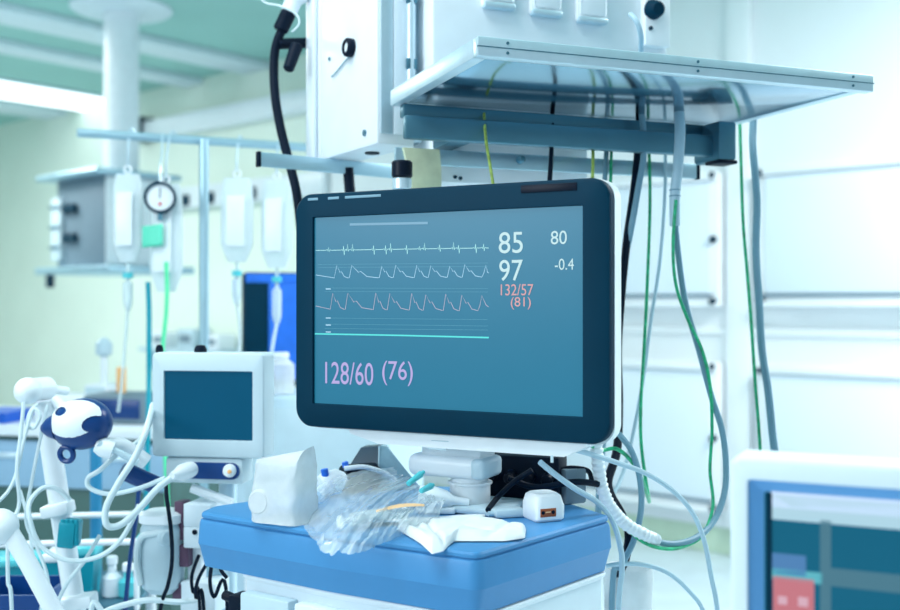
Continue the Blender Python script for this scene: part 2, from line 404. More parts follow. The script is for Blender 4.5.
t = single(MB().grid(lambda a, b: Vector((-.030+.058*a, .004*math.sin(a*5), -.03+.06*b+.006*a)), 8, 6).xf(Matrix.Translation(g2)).make('card_tag', 'mint'), 'mint green card hanging below the round pressure gauge', 'tag')
sm = t.modifiers.new('s', 'SOLIDIFY'); sm.thickness = .002
cable('infusion_tube', [(166, 262, 2.92), (167, 290, 2.92), (166, 315, 2.92), (163, 345, 2.92), (162, 380, 2.9), (165, 450, 2.8), (170, 560, 2.8)], .006, 'green_tube', 'bright green tube running down behind the small monitor', 'tube')
cable('hose', [(148, 282, 2.95), (149, 310, 2.95), (149, 350, 2.95), (149, 380, 2.95), (148, 430, 2.9), (146, 520, 2.9)], .0075, 'teal', 'dark teal hose hanging just left of the bright green tube', 'tube')

# ------------------------------------------------------------------ blue screen behind the bags
b = P(273, 330, 3.85)
t = thing('monitor', 'blue lit monitor with a wide dark bezel on a pole, behind the bags', 'monitor', (b.x, b.y, 0), math.radians(22))
zc = b.z
MB().box((-.106, 0, zc-.212), (.245, .055, zc+.212), .015).make('casing', 'bezel', t)
MB().box((-.017, -.006, zc-.184), (.234, .001, zc+.173), .003).make('screen', 'blue', t)
MB().box((-.10, -.003, zc+.173), (.24, .001, zc+.206), .002).make('top_trim', 'blue', t)
MB().cyl((.06, .03, .05), (.06, .03, zc-.2), .022).make('pole', 'steel_lt', t)
MB().lathe((.06, .03, 0), (0, 0, 1), [(.17, 0), (.17, .025), (.1, .05), (.03, .07)]).make('foot', 'steel_lt', t)
MB().cyl((-.078, .002, zc-.19), (-.078, -.006, zc-.19), .008).make('indicator_lamp', 'orange_led', t)

# ------------------------------------------------------------------ near ceiling pendant with the shelf
yaw = math.radians(21)
pn = Vector((.0389, 1.46, 0))
t = thing('ceiling_pendant', 'white ceiling supply pendant with a steel shelf hung above the big monitor', 'ceiling pendant', (pn.x, pn.y, CEIL), yaw)
PEND = t; z = lambda a: EYE+a-CEIL
o = loc(t, P(377, 146, 1.89)); o.z = 0
cm = Matrix.Translation(o) @ ZR(math.radians(9.6))
zb = z(.29); zt = z(1.05)
MB().box((0, 0, zb), (.078, .30, zt), .006, M=cm).make('column_housing', 'white', t)
MB().box((.080, .02, zb+.012), (.105, .28, zt), .004, M=cm).make('side_channel', 'alu', t)
MB().box((.006, -.004, zb+.02), (.03, .001, zt), .002, M=cm).make('corner_strip', 'alu', t)
MB().box((.033, -.004, zb+.02), (.072, .001, zt), .002, M=cm).make('corner_strip', 'cabinet', t)
MB().box((-.010, .265, zb-.004), (.0, .306, zt), .003, M=cm).make('edge_strip', 'cabinet', t)
MB().box((-.0015, .245, zb), (.001, .262, zt), .0005, M=cm).make('edge_groove', 'cabinet', t)
# panel with the outlets, the recess beside it, lower housing
MB().box((.086, .42, z(.352)), (.576, .56, zt), .006).make('outlet_panel', 'white', t)
MB().box((.055, .50, z(.30)), (.09, .62, zt), .004).make('service_recess', 'grey_box', t)
MB().tube([(.062, .47, z(.33)), (.062, .47, zt)], .009, 10).make('conduit', 'alu', t)
for hz in (.43, .55): MB().box((.052, .462, z(hz)), (.072, .50, z(hz+.02)), .002).make('conduit_clip', 'steel', t)
MB().box((.10, .455, z(.225)), (.42, .57, z(.351)), .006).make('lower_housing', 'white', t)
for k, (u, v, dd) in enumerate(((452, 178, 1.95), (458, 179, 1.95), (505, 167, 1.98), (511, 168, 1.98))):
    p = LP(t, u, v, dd)
    MB().cyl((p.x, .457, p.z), (p.x, .452, p.z), .0035, seg=10).make('screw', 'shade_grey', t)
MB().box((.0, .38, zt), (.52, .75, zt+.12), .02).make('cap_housing', 'white', t)
MB().cyl((.2, .56, zt+.1), (.2, .56, -.05), .09, seg=32).make('ceiling_tube', 'white', t)
MB().lathe((.2, .56, 0), (0, 0, -1), [(.2, .001), (.2, .04), (.1, .08)], 32).make('ceiling_flange', 'white', t)
def outl(u0, u1, vb, k):
    a = LP(t, u0, vb, 1.95+k*.035); b = LP(t, u1, vb, 1.95+k*.035)
    w = .03; cx = .178+.096*k; zz = z(.542-.004*k)
    f = MB().box((cx, .405, zz), (cx+.066, .421, zz+.13), .006).make('outlet', 'cladding', t)
    MB().box((cx+.006, .402, zz+.012), (cx+.060, .4055, zz+.124), .004).make('outlet_flap', 'white', f)
    MB().box((cx+.002, .4, zz-.002), (cx+.064, .418, zz+.009), .003).make('outlet_sill', 'alu', f)
for k in range(3): outl(0, 0, 0, k)
f = MB().box((.515, .402, z(.50)), (.572, .421, z(.68)), .004).make('socket_plate', 'cladding', t)
MB().cyl((.532, .405, z(.570)), (.532, .380, z(.566)), .020, .015, bev=.003).make('plug', 'bezel', f)
MB().cyl((.526, .404, z(.533)), (.526, .398, z(.533)), .004).make('screw', 'shade_grey', f)
# column details: cover knob with its tether, screws, holes
kd = (cm.to_3x3() @ Vector((-1, 0, 0))).normalized()
def col_at(u, v):
    # point of the column's left face seen at a pixel
    w0 = MW[t.name] @ (cm @ Vector((0, 0, 0))); w1 = MW[t.name] @ (cm @ Vector((0, 1, 0))); dv = w1-w0
    ff = (u-450)/F; k = (ff*w0.y-w0.x)/(dv.x-ff*dv.y); q = w0+dv*k
    return loc(t, Vector((q.x, q.y, EYE-(v-305)/F*q.y)))
p = col_at(352, 48)
kn = MB().lathe(p, kd, [(.0175, 0), (.0175, .012), (.015, .0145), (.0105, .0145), (.0105, .010), (.001, .010)], 24).make('cover_ring', 'black', t)
MB().lathe(p, kd, [(.0105, .0), (.0105, .011), (.001, .0125)], 20).make('cover_cap', 'cabinet', kn)
MB().tube(spline([p+kd*.006+Vector((0, 0, -.018)), col_at(346, 62)+kd*.003, col_at(338, 72)+kd*.003, col_at(333, 77)+kd*.003], 6), .0015, 6).make('tether', 'grey_cable', t)
for (u, v, r_) in ((365, 133, .006), (316, 150, .006), (314, 135, .003), (330, 59, .004), (315, 138, .003)):
    p = col_at(u, v); MB().cyl(p, p+kd*.003, r_, seg=12).make('screw', 'steel', t)
q = cm @ Vector((.04, .10, zb)); MB().cyl(q+Vector((0, 0, .004)), q-Vector((0, 0, .003)), .014, seg=16).make('cable_port', 'black', t)
# shelf
zs0, zs1 = z(.347), z(.375); W_, D_ = .698, .40
sh = MB().box((.012, .012, z(.353)), (W_-.012, D_-.012, z(.368)), .001).make('shelf', 'steel_mirror', t)
for nm, lo, hi in (('front_edge', (0, 0, zs0), (W_, .020, zs1)), ('side_edge', (0, .0205, zs0), (.020, D_, zs1)), ('side_edge', (W_-.020, .0205, zs0+.004), (W_, D_, zs1)), ('back_edge', (.0205, D_-.012, zs0+.005), (W_-.0205, D_, zs1))):
    e = MB().box(lo, hi, .0025).make(nm, 'alu', sh)
MB().box((-.0006, -.0006, z(.3600)), (W_+.0006, .003, z(.3615)), .0001).make('edge_groove', 'steel', sh)
for x in (.045, .36, .655):
    for dz in (.354, .368):
        MB().cyl((x, -.0015, z(dz)), (x, .002, z(dz)), .0022, seg=10).make('screw', 'steel', sh)
# bars below the shelf
MB().box((.012, .36, z(.324)), (.63, .385, z(.3465)), .003).make('support_bar', 'steel', t)
MB().box((.004, .325, z(.281)), (.64, .345, z(.321)), .004).make('support_bar', 'steel', t)
MB().box((.615, .305, z(.272)), (.655, .39, z(.346)), .006).make('bar_clamp', 'steel', t)
MB().box((.10, .345, z(.285)), (.14, .46, z(.318)), .004).make('bar_bracket', 'steel', t)
MB().box((.614, .304, z(.266)), (.656, .35, z(.273)), .002).make('clamp_pad', 'black', t)
p = LP(t, 527, 152, 1.83)
# long equipment rail
ra = LP(t, 257, 159, 1.978); rb = LP(t, 440, 176, 2.24); dv = (rb-ra); dv.z = 0; ln = dv.length
rm = Matrix.Translation(Vector((ra.x, ra.y, z(.275)))) @ ZR(math.atan2(dv.y, dv.x))
rl = MB().box((.004, -.005, -.0135), (ln, .005, .0135), .002, M=rm).make('equipment_rail', 'steel_lt', t)
MB().box((0, -.006, -.0145), (.006, .006, .0145), .001, M=rm).make('rail_end_cap', 'black', rl)
r2 = MB().box((.015, .415, z(.250)), (.642, .425, z(.279)), .002).make('equipment_rail', 'steel_lt', t)
MB().box((.642, .414, z(.249)), (.648, .426, z(.280)), .001).make('rail_end_cap', 'black', r2)
for xx in (.13, .36): MB().box((xx, .424, z(.256)), (xx+.03, .458, z(.274)), .002).make('rail_bracket', 'steel_lt', r2)
q = Vector((.255, .415, z(.268))); MB().cyl(q, q+Vector((0, -.016, 0)), .008, .006, bev=.002).make('rail_knob', 'steel', r2)
MB().tube([LP(t, 348, 168, 2.10), LP(t, 349, 180, 2.10), LP(t, 351, 205, 2.10)], .011, 12).make('hose_stub', 'black', t)
# cable gland below the column and its pale sheath
g0 = LP(t, 402, 160, 1.80); g1 = LP(t, 402, 178, 1.80); g2_ = LP(t, 402, 190, 1.80)
gl = MB().cyl((g0.x, g0.y, z(.247)), g1, .018, bev=.003).make('cable_gland', 'black_gloss', t)
MB().cyl(g1, g2_, .0165, bev=.002).make('gland_ring', 'alu', gl)
MB().cyl(g2_, g2_-Vector((0, 0, .06)), .010).make('gland_cable', 'black', gl)
s0_ = LP(t, 418, 150, 1.88); s1_ = LP(t, 424, 186, 1.88)
MB().loft([[s0_+Vector((x*.034, y*.02, 0)) for x, y in ((-1, -1), (1, -1), (1, 1), (-1, 1))], [s0_*.5+s1_*.5+Vector((x*.031, y*.02, 0)) for x, y in ((-1, -1), (1, -1), (1, 1), (-1, 1))], [s1_+Vector((x*.026, y*.02, -.02)) for x, y in ((-1, -1), (1, -1), (1, 1), (-1, 1))]]).make('cable_sheath', 'olive', t)

# ------------------------------------------------------------------ black gas hose at the far edge of the pendant
hz = thing('gas_hose', 'thick black gas hose curving down behind the left of the big monitor', 'hose', tuple(P(297, 215, 2.08)))
MB().tube(spline([LP(hz, *q) for q in ((284, 26, 2.12), (277, 42, 2.12), (274, 62, 2.12), (275, 95, 2.11), (281, 130, 2.10), (290, 165, 2.09), (297, 195, 2.08), (301, 230, 2.08))]), .0092, 12).make('hose_body', 'black', hz)
MB().cyl(LP(hz, 280, 31, 2.12), LP(hz, 289, 12, 2.12), .0155, bev=.003).make('hose_coupling', 'black', hz)
MB().cyl(LP(hz, 278, 44, 2.12), LP(hz, 306, 43, 2.16), .011, bev=.002).make('hose_branch', 'black', hz)
MB().cyl(LP(hz, 297, 45, 2.11), LP(hz, 288, 70, 2.09), .013, .011, bev=.003).make('branch_plug', 'black', hz)
t = thing('gas_outlet_block', 'white gas outlet block with loose wire at the top of the black hose', 'gas outlet', tuple(P(288, 14, 2.12)), yaw)
MB().lathe(LP(t, 288, 13, 2.12), P(295, -2, 2.12)-P(288, 13, 2.12), [(.012, 0), (.017, .004), (.017, .03), (.025, .04), (.025, .08), (.018, .10)]).make('valve', 'white', t)
MB().box((-.06, -.02, .04), (.06, .05, .11), .012).make('block', 'white', t)
MB().tube(spline([LP(t, *q) for q in ((258, -4, 2.1), (266, 3, 2.1), (280, 6, 2.09), (296, 14, 2.09), (299, 24, 2.09), (292, 32, 2.095))]), .0022, 6).make('wire', 'cable_white', t)
# ------------------------------------------------------------------ the blue topped cart
TOP = 1.14; TZ = TOP-EYE
def T(u, v, dz=0.):
    """point on the cart top seen at a pixel, raised by dz"""
    d = -(TZ+dz)*F/(v-305); return Vector(((u-450)/F*d, d, TOP+dz))
def rounded(poly, n=6):
    out = []
    for i, (x, y, r) in enumerate(poly):
        p = Vector((x, y)); a = Vector(poly[i-1][:2]); b = Vector(poly[(i+1) % len(poly)][:2])
        da = (a-p).normalized(); db = (b-p).normalized()
        h = da.angle(db)/2; L_ = min(r/math.tan(h), (a-p).length*.45, (b-p).length*.45)
        s, e = p+da*L_, p+db*L_
        for k in range(n+1):
            q = k/n; out.append(s*(1-q)**2+p*2*q*(1-q)+e*q*q)
    return out
def inset(pts, o):
    n = len(pts); res = []
    for i in range(n):
        tg = (pts[(i+1) % n]-pts[i-1]).normalized(); res.append(pts[i]+Vector((-tg.y, tg.x))*o)
    return res
foot = [(-.378, 1.575, .018), (-.165, 1.427, .5), (.034, 1.312, .018), (.238, 1.55, .016), (.13, 1.77, .04), (-.14, 1.83, .05), (-.366, 1.625, .02)]
fp = rounded(foot)
ctr = Vector((-.04, 1.58))
t = thing('equipment_cart', 'white equipment cart with a thick blue moulded top under the big monitor', 'cart', (ctr.x, ctr.y, 0))
CART = t
def ringz(o, zz): return [Vector((p.x-ctr.x, p.y-ctr.y, zz)) for p in inset(fp, o)]
MB().loft([ringz(.009, TOP), ringz(.004, TOP-.0012), ringz(.002, TOP-.004), ringz(.002, TOP-.008), ringz(.0045, TOP-.009), ringz(.0045, TOP-.0105), ringz(.001, TOP-.012),
           ringz(-.001, TOP-.018), ringz(-.003, TOP-.047), ringz(-.001, TOP-.051), ringz(.007, TOP-.082), ringz(.02, TOP-.083)]).make('blue_top', 'blue_top', t, ang=28)
cab_fp = rounded([(-.30, 1.545, .01), (-.16, 1.445, .3), (.034, 1.328, .02), (.226, 1.55, .012), (.12, 1.75, .03), (-.13, 1.80, .03), (-.30, 1.64, .01)])
def rz(p, o, zz): return [Vector((q.x-ctr.x, q.y-ctr.y, zz)) for q in inset(p, o)]
MB().loft([rz(cab_fp, 0, TOP-.0835), rz(cab_fp, 0, .16), rz(cab_fp, .01, .15)]).make('body', 'white_matte', t)
MB().loft([rz(cab_fp, -.005, TOP-.084), rz(cab_fp, -.006, TOP-.086), rz(cab_fp, -.005, TOP-.089), rz(cab_fp, 0, TOP-.094)]).make('white_rim', 'white', t)
fdir = math.atan2(1.328-1.545, .034+.30)
fm = Matrix.Translation(Vector((-.30-ctr.x, 1.545-ctr.y, 0))) @ ZR(fdir)
for k, (a, b) in enumerate(((.012, .105), (.115, .375))):
    for (q0, q1) in ((.18, .55), (.57, .80), (.82, TOP-.105)):
        dr = MB().box((a, -.026, q0), (b, -.004, q1), .004, M=fm).make('drawer', 'case_grey' if k == 0 else 'white_matte', t)
        if k: MB().box((a+.08, -.036, q1-.04), (b-.08, -.024, q1-.025), .003, M=fm).make('handle', 'alu', dr)
for (x, y) in ((-.26, 1.56), (.03, 1.39), (.17, 1.56), (-.13, 1.74)):
    cs = MB().cyl((x-ctr.x, y-ctr.y, .08), (x-ctr.x, y-ctr.y, .152), .014).make('castor', 'steel', t)
    MB().cyl((x-ctr.x-.014, y-ctr.y, .045), (x-ctr.x+.014, y-ctr.y, .045), .045, bev=.005).make('wheel', 'black', cs)

# ------------------------------------------------------------------ the big patient monitor
PL = Vector((-.238, 1.636)); th = math.radians(-27.1)
ex = Vector((math.cos(th), math.sin(th))); ey = Vector((-math.sin(th), math.cos(th)))
mo = PL+ex*.2535+ey*.07
t = thing('patient_monitor', 'large dark framed patient monitor showing traces and numbers on the blue cart', 'monitor', (mo.x, mo.y, TOP), th)
MON = t
FY = -.07
a = hit(t, 297, 300, FY); b = hit(t, 610, 300, FY)
Wx0, Wx1 = a.x-.004, b.x; Wz1, Wz0 = .172+.31, -.1885+.31
sa = hit(t, 313, 217, FY); sb = hit(t, 582, 417, FY)
sx0, sx1, sz1, sz0 = sa.x, sb.x, sa.z-.001, sb.z
fr = frame_mb(Wx0, Wx1, Wz0, Wz1, .028, sx0, sx1, sz0, sz1, .03, ch=.005, rec=.005, n=8, sr=.002)
fr.xf(Matrix.Translation((0, FY, 0))).make('bezel', 'bezel', t)
sc = MB().box((sx0-.001, FY+.0045, sz0-.001), (sx1+.001, FY+.009, sz1+.001)).make('screen', 'screen', t)
SY = FY+.0045
hp = rrect(Wx0+.004, Wx1+.004, Wz0-.004, Wz1+.001, .028, FY+.024, 8)
def hr(o, y): return rrect(Wx0+.004+o, Wx1+.001-o, Wz0-.003+o, Wz1+.001-o, .028, FY+y, 8)
MB().loft([hr(0, .018), hr(0, .045), hr(.01, .058), hr(.06, .085)]).make('rear_housing', 'white', t)
for (u0, u1) in ((308, 318), (328, 339), (345, 381)):
    p = hit(t, u0, 194, FY); q = hit(t, u1, 194, FY)
    MB().box((p.x, FY-.0006, Wz1-.0105), (q.x, FY+.002, Wz1-.0065), .0003).make('key_strip', 'grey_cable', t)
p = hit(t, 521, 186, FY); q = hit(t, 577, 186, FY)
MB().box((p.x, FY-.001, Wz1-.016), (q.x, FY+.002, Wz1-.0055), .0005).make('indicator_strip', 'black_gloss', t)
# chassis under the screen and the mount
p = hit(t, 345, 445, FY+.012); q = hit(t, 588, 445, FY+.012)
zc = Wz0
ch = MB().loft([[Vector((x, y, zz)) for x, y, zz in ((p.x, FY+.012, zc+.006), (q.x, FY+.012, zc+.006), (q.x-.004, FY+.012, zc-.006), (q.x-.035, FY+.012, zc-.021), (p.x+.06, FY+.012, zc-.021), (p.x+.01, FY+.012, zc-.008))],
                [Vector((x, y, zz)) for x, y, zz in ((p.x, FY+.13, zc+.006), (q.x, FY+.13, zc+.006), (q.x-.004, FY+.13, zc-.006), (q.x-.035, FY+.13, zc-.021), (p.x+.06, FY+.13, zc-.021), (p.x+.01, FY+.13, zc-.008))]]).make('chassis', 'white', t)
for (u, v, w, h) in ((437, 449, .030, .002), (552, 459, .004, .010), (440, 441, .028, .0012)):
    c = hit(t, u, v, FY+.012)
    MB().box((c.x-w/2, FY+.0112, c.z-h/2), (c.x+w/2, FY+.013, c.z+h/2), .0002).make('chassis_seam', 'case_grey', ch)
c0 = hit(t, 416, 468, .01); c1 = hit(t, 492, 470, .01)
MB().box((c0.x, -.022, .050), (c1.x, .045, .083), .012, seg=4).make('mount_head', 'white', t)
MB().box((c1.x-.022, -.024, .051), (c1.x+.002, .047, .082), .008, seg=3).make('mount_cap', 'case_grey', t)
MB().box((c0.x+.02, -.01, .075), (c1.x-.01, .045, zc-.019), .004).make('mount_plate', 'white', t)
cc = hit(t, 470, 490, .02)
MB().lathe((cc.x, .02, .012), (0, 0, 1), [(.038, -.011), (.038, -.004), (.031, 0), (.031, .026), (.034, .027), (.034, .030), (.028, .031), (.028, .045)], 32).make('neck', 'white', t)
MB().box((cc.x-.07, -.03, .001), (cc.x+.075, .075, .012), .004).make('base_plate', 'case_grey', t)
# what the screen shows, and one painted reflection
def st(body, u0, v0, u1, v1, m, bold=0.):
    a = hit(t, u0, v1, SY); b = hit(t, u1, v0, SY)
    text(body, a.x, a.z, b.x-a.x, b.z-a.z, m, sc, 'readout', SY-.0007, bold=bold)
st('85', 499, 231.5, 523, 253.5, 't_white', .002)
st('97', 499.5, 259.5, 523, 281, 't_white', .002)
st('132/57', 501, 284, 533.5, 295.5, 't_red')
st('(81)', 511, 297, 531, 309.5, 't_red')
st('80', 551, 230.5, 567, 244.5, 't_white', .002)
st('-0.4', 555, 258.5, 574, 270, 't_white')
st('128/60', 325.5, 363, 373.5, 383.5, 't_lilac', .002)
st('(76)', 382.5, 361.5, 413, 385, 't_lilac', .002)
def trace(name, pts, wpx, m):
    """a thin ribbon through pixel points lying on the screen"""
    q = [hit(t, u, v, SY) for u, v in pts]; y = SY-.0006; mb = MB(); h = wpx*.00075
    L_ = []; R_ = []
    for i, p in enumerate(q):
        dv = q[min(i+1, len(q)-1)]-q[max(i-1, 0)]; n_ = Vector((-dv.z, 0, dv.x)); n_.normalize()
        L_.append(mb.bm.verts.new(Vector((p.x, y, p.z))+n_*h)); R_.append(mb.bm.verts.new(Vector((p.x, y, p.z))-n_*h))
    for i in range(len(q)-1): mb.bm.faces.new((L_[i], L_[i+1], R_[i+1], R_[i]))
    return mb.make(name, m, sc, smooth=False)
rnd = random.Random(3)
ecg = [(316, 250.5)]
def base_ecg(u): return 250.5-(u-316)/172*2.6
for u in (329, 344, 348, 353, 374, 386, 391, 407, 420, 425, 440, 454, 459, 476, 484):
    h = rnd.choice((3, 6, 4)); k = rnd.choice((5, 3, 1.5))
    for du, dv in ((-2.6, 0), (-1.6, -1), (-1, 1), (-.3, -h), (.5, k), (1.3, -.6), (2.2, 0)): ecg.append((u+du, base_ecg(u)+dv))
ecg.append((489, 248)); ecg.sort(key=lambda q: q[0])
trace('ecg_trace', ecg, .55, 'w_ecg')
def pulses(us, vb0, vb1, hgt, x0=316, x1=489):
    out = [(x0, vb0-3)]
    f = lambda u: vb0+(vb1-vb0)*(u-x0)/(x1-x0)
    for i, u in enumerate(us):
        nx = us[i+1] if i+1 < len(us) else x1
        g = nx-u
        out += [(u-2.5, f(u)), (u, f(u)-hgt*rnd.uniform(.85, 1)), (u+g*.22, f(u)-hgt*.42), (u+g*.3, f(u)-hgt*.5), (u+g*.5, f(u)-hgt*.1), (u+g-4, f(u))] if g > 9 else [(u-2, f(u)-hgt*.3), (u, f(u)-hgt*.9), (u+g*.6, f(u)-hgt*.35)]
    out = [q for q in out if q[0] < x1]+[(x1, f(x1)-4)]
    out.sort(key=lambda q: q[0]); return out
trace('pleth_trace', pulses([337, 352, 382, 396, 417, 431, 450, 465, 486], 278, 277, 13), .55, 'w_blue')
trace('pressure_trace', pulses([333, 348, 376, 390, 412, 426, 446, 462, 482], 309, 311, 17), .55, 'w_pink')
trace('baseline', [(315, 333.8), (400, 335.4), (489, 337.6)], 1.5, 'w_cyan')
for (v0, v1, u0) in ((264.5, 263, 318), (267.5, 266.5, 318), (288, 288.5, 325), (291.5, 292, 325), (318, 319.6, 325), (324, 326, 325), (328.5, 330, 325)):
    trace('grid_line', [(u0, v0), (488, v1)], .28, 'w_line')
for v in (289, 318, 325, 332): trace('scale_mark', [(326, v), (331, v)], 1.0, 'w_blue')
trace('painted_reflection', [(350, 224.5), (428, 223)], 2.4, 's_bar')  # pale reflection on the glass, painted as a glowing strip

# ------------------------------------------------------------------ things on the cart
def wob(p, s, a):
    n_ = noise.noise_vector(p*s); return Vector(n_)*a
# crumpled white plastic bag, standing
b = T(285, 520)
t = thing('plastic_bag', 'white crumpled plastic bag standing on the left front of the blue cart', 'bag', tuple(b), math.radians(-30))
hgt = .088
mb = MB(); rings = []
for k in range(15):
    q = k/14; ring = []
    for j in range(40):
        a = 2*math.pi*j/40; ca, sa_ = math.cos(a), math.sin(a)
        x = .043*math.copysign(abs(ca)**.35, ca)*(1-.05*q); y = .036*math.copysign(abs(sa_)**.5, sa_)*(1-.25*q)
        p = Vector((x, y, hgt*q))
        p += wob(p+Vector((3, 1, 2)), 34, .0035)+wob(p, 80, .0032)+wob(p, 170, .0016)+wob(p, 210, .0012)
        if q > .85: p.z += .020*max(0, math.cos(a-.5))**2*(q-.85)*6.6
        p.z = max(p.z, .0005); ring.append(p)
    rings.append(ring)
mb.loft(rings).make('bag_skin', 'film_white', t, ang=80)
MB().cyl((-.022, -.026, .028), (-.021, -.0355, .029), .019, bev=.004).make('paper_roll', 'film_white', t)
# milky bottle
b = T(331, 497)
t = thing('bottle', 'small milky bottle with a blue cap lying beside the white bag', 'bottle', tuple(b), math.radians(30))
MB().lathe((-.02, 0, .019), (1, 0, .25), [(.004, 0), (.016, .002), (.0185, .008), (.0185, .034), (.012, .042), (.009, .046)]).make('bottle_body', 'bottle', t)
MB().lathe((-.012, -.006, .035), (-.2, 0, 1), [(.006, 0), (.006, .012), (.001, .013)]).make('cap', 'blue', t)
# dark cuff roll and its strap
b = T(350, 492)
t = thing('pressure_cuff', 'dark rolled blood pressure cuff under a white strap, behind the clear film', 'cuff', tuple(b), math.radians(12))
MB().lathe((-.01, 0, .023), (1, .3, .0), [(.004, .006), (.010, .004), (.0135, -.002), (.0215, -.002), (.0225, .002), (.0225, .055), (.018, .06), (.001, .06)], 28).make('rolled_cuff', 'black_gloss', t)
MB().tube(spline([(-.012, -.02, .042), (.02, -.022, .044), (.055, -.014, .032), (.075, -.01, .018)], 6), .0042, 8).make('strap', 'white', t)
MB().cyl((-.008, -.012, .043), (-.010, -.012, .052), .0055, bev=.001).make('valve', 'blue', t)
# smoky grey folded pouch
b = T(374, 487)
t = thing('pouch', 'smoky grey tent shaped pouch behind the dark cuff under the monitor', 'pouch', tuple(b), math.radians(-8))
MB().loft([[(-.058, -.012, .001), (.0118, -.03, .001), (.0118, .03, .001), (-.05, .03, .001)],
           [(-.043, -.004, .034), (.0118, -.020, .036), (.0118, .027, .036), (-.035, .026, .036)],
           [(-.024, .004, .066), (.010, -.006, .071), (.0105, .02, .071), (-.018, .02, .068)]]).make('dark_side', 'shade_grey', t, ang=20)
MB().loft([[(.0122, -.03, .001), (.085, -.015, .001), (.07, .03, .001), (.0122, .03, .001)],
           [(.0122, -.020, .036), (.056, -.008, .032), (.045, .024, .034), (.0122, .027, .036)],
           [(.0115, -.006, .071), (.022, .002, .069), (.018, .02, .069), (.0112, .02, .071)]]).make('clear_side', 'pouch_light', t, ang=20)
MB().tube([(.0125, -.031, .003), (.0125, -.021, .030), (.0105, -.007, .071)], .0014, 6).make('seam', 'lt_cable', t)
# clear crinkled film
pts = {}
film_edge = [(301, 496), (299, 511), (308, 530), (322, 548), (345, 552.5), (368, 548), (392, 539), (415, 531), (440, 524)]
def lerp_list(l, a):
    x = a*(len(l)-1); i = min(int(x), len(l)-2); f = x-i
    p = [Vector(q) for q in (l[max(i-1, 0)], l[i], l[i+1], l[min(i+2, len(l)-1)])]
    return .5*((2*p[1])+(p[2]-p[0])*f+(2*p[0]-5*p[1]+4*p[2]-p[3])*f*f+(3*p[1]-p[0]-3*p[2]+p[3])*f**3)
def filmf(a, q):
    # pleats fan out from a gathered end (q = 0) to a loose hem (q = 1)
    e = lerp_list(film_edge, a); g = Vector((392+52*a, 488+22*a))
    c = g.lerp(e, q)
    h = (.050-.030*a)*(1-q)**1.3+.020*math.sin(math.pi*q)*(1-.3*a)+.003
    pl = (1-2*abs(noise.noise(Vector((a*9+.15*math.sin(q*5), q*1.2, .3)))))*.010+(1-2*abs(noise.noise(Vector((a*22, q*2.5+a, 4)))))*.0042
    cr = noise.noise(Vector((a*16, q*13, 9)))*.006*q+noise.noise(Vector((a*36, q*26, 2)))*.0016*q
    p = T(c.x, c.y, h*.4)
    p.z = TOP+h+(pl-.009)*(.35+.65*q)+cr; p.x += (pl-.008)*.5; p.y += cr*.8
    if q > .93: p.z -= .006*(q-.93)/.07
    return Vector((p.x, p.y, max(TOP+.0012, p.z) if c.y < 546 else max(TOP-.004, p.z)))
mb = MB().grid(filmf, 130, 60)
o = mb.make('plastic_film', 'film', None, ang=25)
single(o, 'clear crinkled plastic film spread over the front of the blue cart top', 'plastic film')
# syringe in its wrapper
t = thing('syringe', 'clear syringe with a tan paper strip lying inside the clear film', 'syringe', tuple(T(400, 515, .008)), math.radians(8))
a0, a1 = loc(t, T(352, 520, .014)), loc(t, T(446, 505, .014))
dr = (a1-a0).normalized()
MB().lathe(a0, dr, [(.001, 0), (.010, .0), (.010, .001), (.0105, .09), (.004, .094), (.0035, .105), (.001, .105)], 20).make('barrel', 'fluid', t)
MB().lathe(a0-dr*.02, dr, [(.009, 0), (.009, .002), (.004, .003), (.004, .06), (.0085, .062), (.0085, .07)], 16).make('plunger', 'white', t)
c0, c1 = loc(t, T(376, 512, .030)), loc(t, T(424, 506, .032))
MB().grid(lambda a, q: c0.lerp(c1, a)+Vector((0, -.005+.010*q*math.sin(math.pi*min(.96, max(.08, a))), .003*math.sin(a*3)+.003*q)), 10, 3).make('paper_strip', 'tan', t)
def teal_bit(u0, v0, u1, v1, dz, lab, nm):
    a, b = P(u0, v0, 1.50), P(u1, v1, 1.53)
    mb = MB().cyl(a, b, .0038, .0050, bev=.001); mb.cyl(b, b+(b-a)*.2, .003)
    return single(mb.make(nm, 'teal_lt'), lab, 'cap')
teal_bit(408, 484, 421, 474, 0, 'slanted teal cap on the crinkled film left of the monitor mount', 'needle_cap')
teal_bit(421, 491, 431, 486, 0, 'short teal cap beside the white connector under the monitor', 'needle_cap')
t = thing('connector', 'white tapered plastic connector lying before the monitor neck', 'connector', tuple(T(436, 513)), math.radians(-6))
MB().lathe((-.025, 0, .024), (1, 0, -.10), [(.001, 0), (.017, .0), (.018, .02), (.014, .04), (.007, .052), (.0055, .075), (.001, .076)], 24).make('connector_body', 'bottle', t)
MB().box((-.03, -.012, .0005), (.03, .012, .010), .003).make('foot', 'bottle', t)
t = thing('paper_packet', 'flat pale paper packet under the white gauze cloth', 'packet', tuple(T(420, 524)), math.radians(-5))
MB().grid(lambda a, q: Vector((-.085+.175*a, -.016+.05*q, .006+.003*math.sin(a*6+q*2))), 16, 6).make('packet_sheet', 'cladding', t).modifiers.new('s', 'SOLIDIFY').thickness = .004
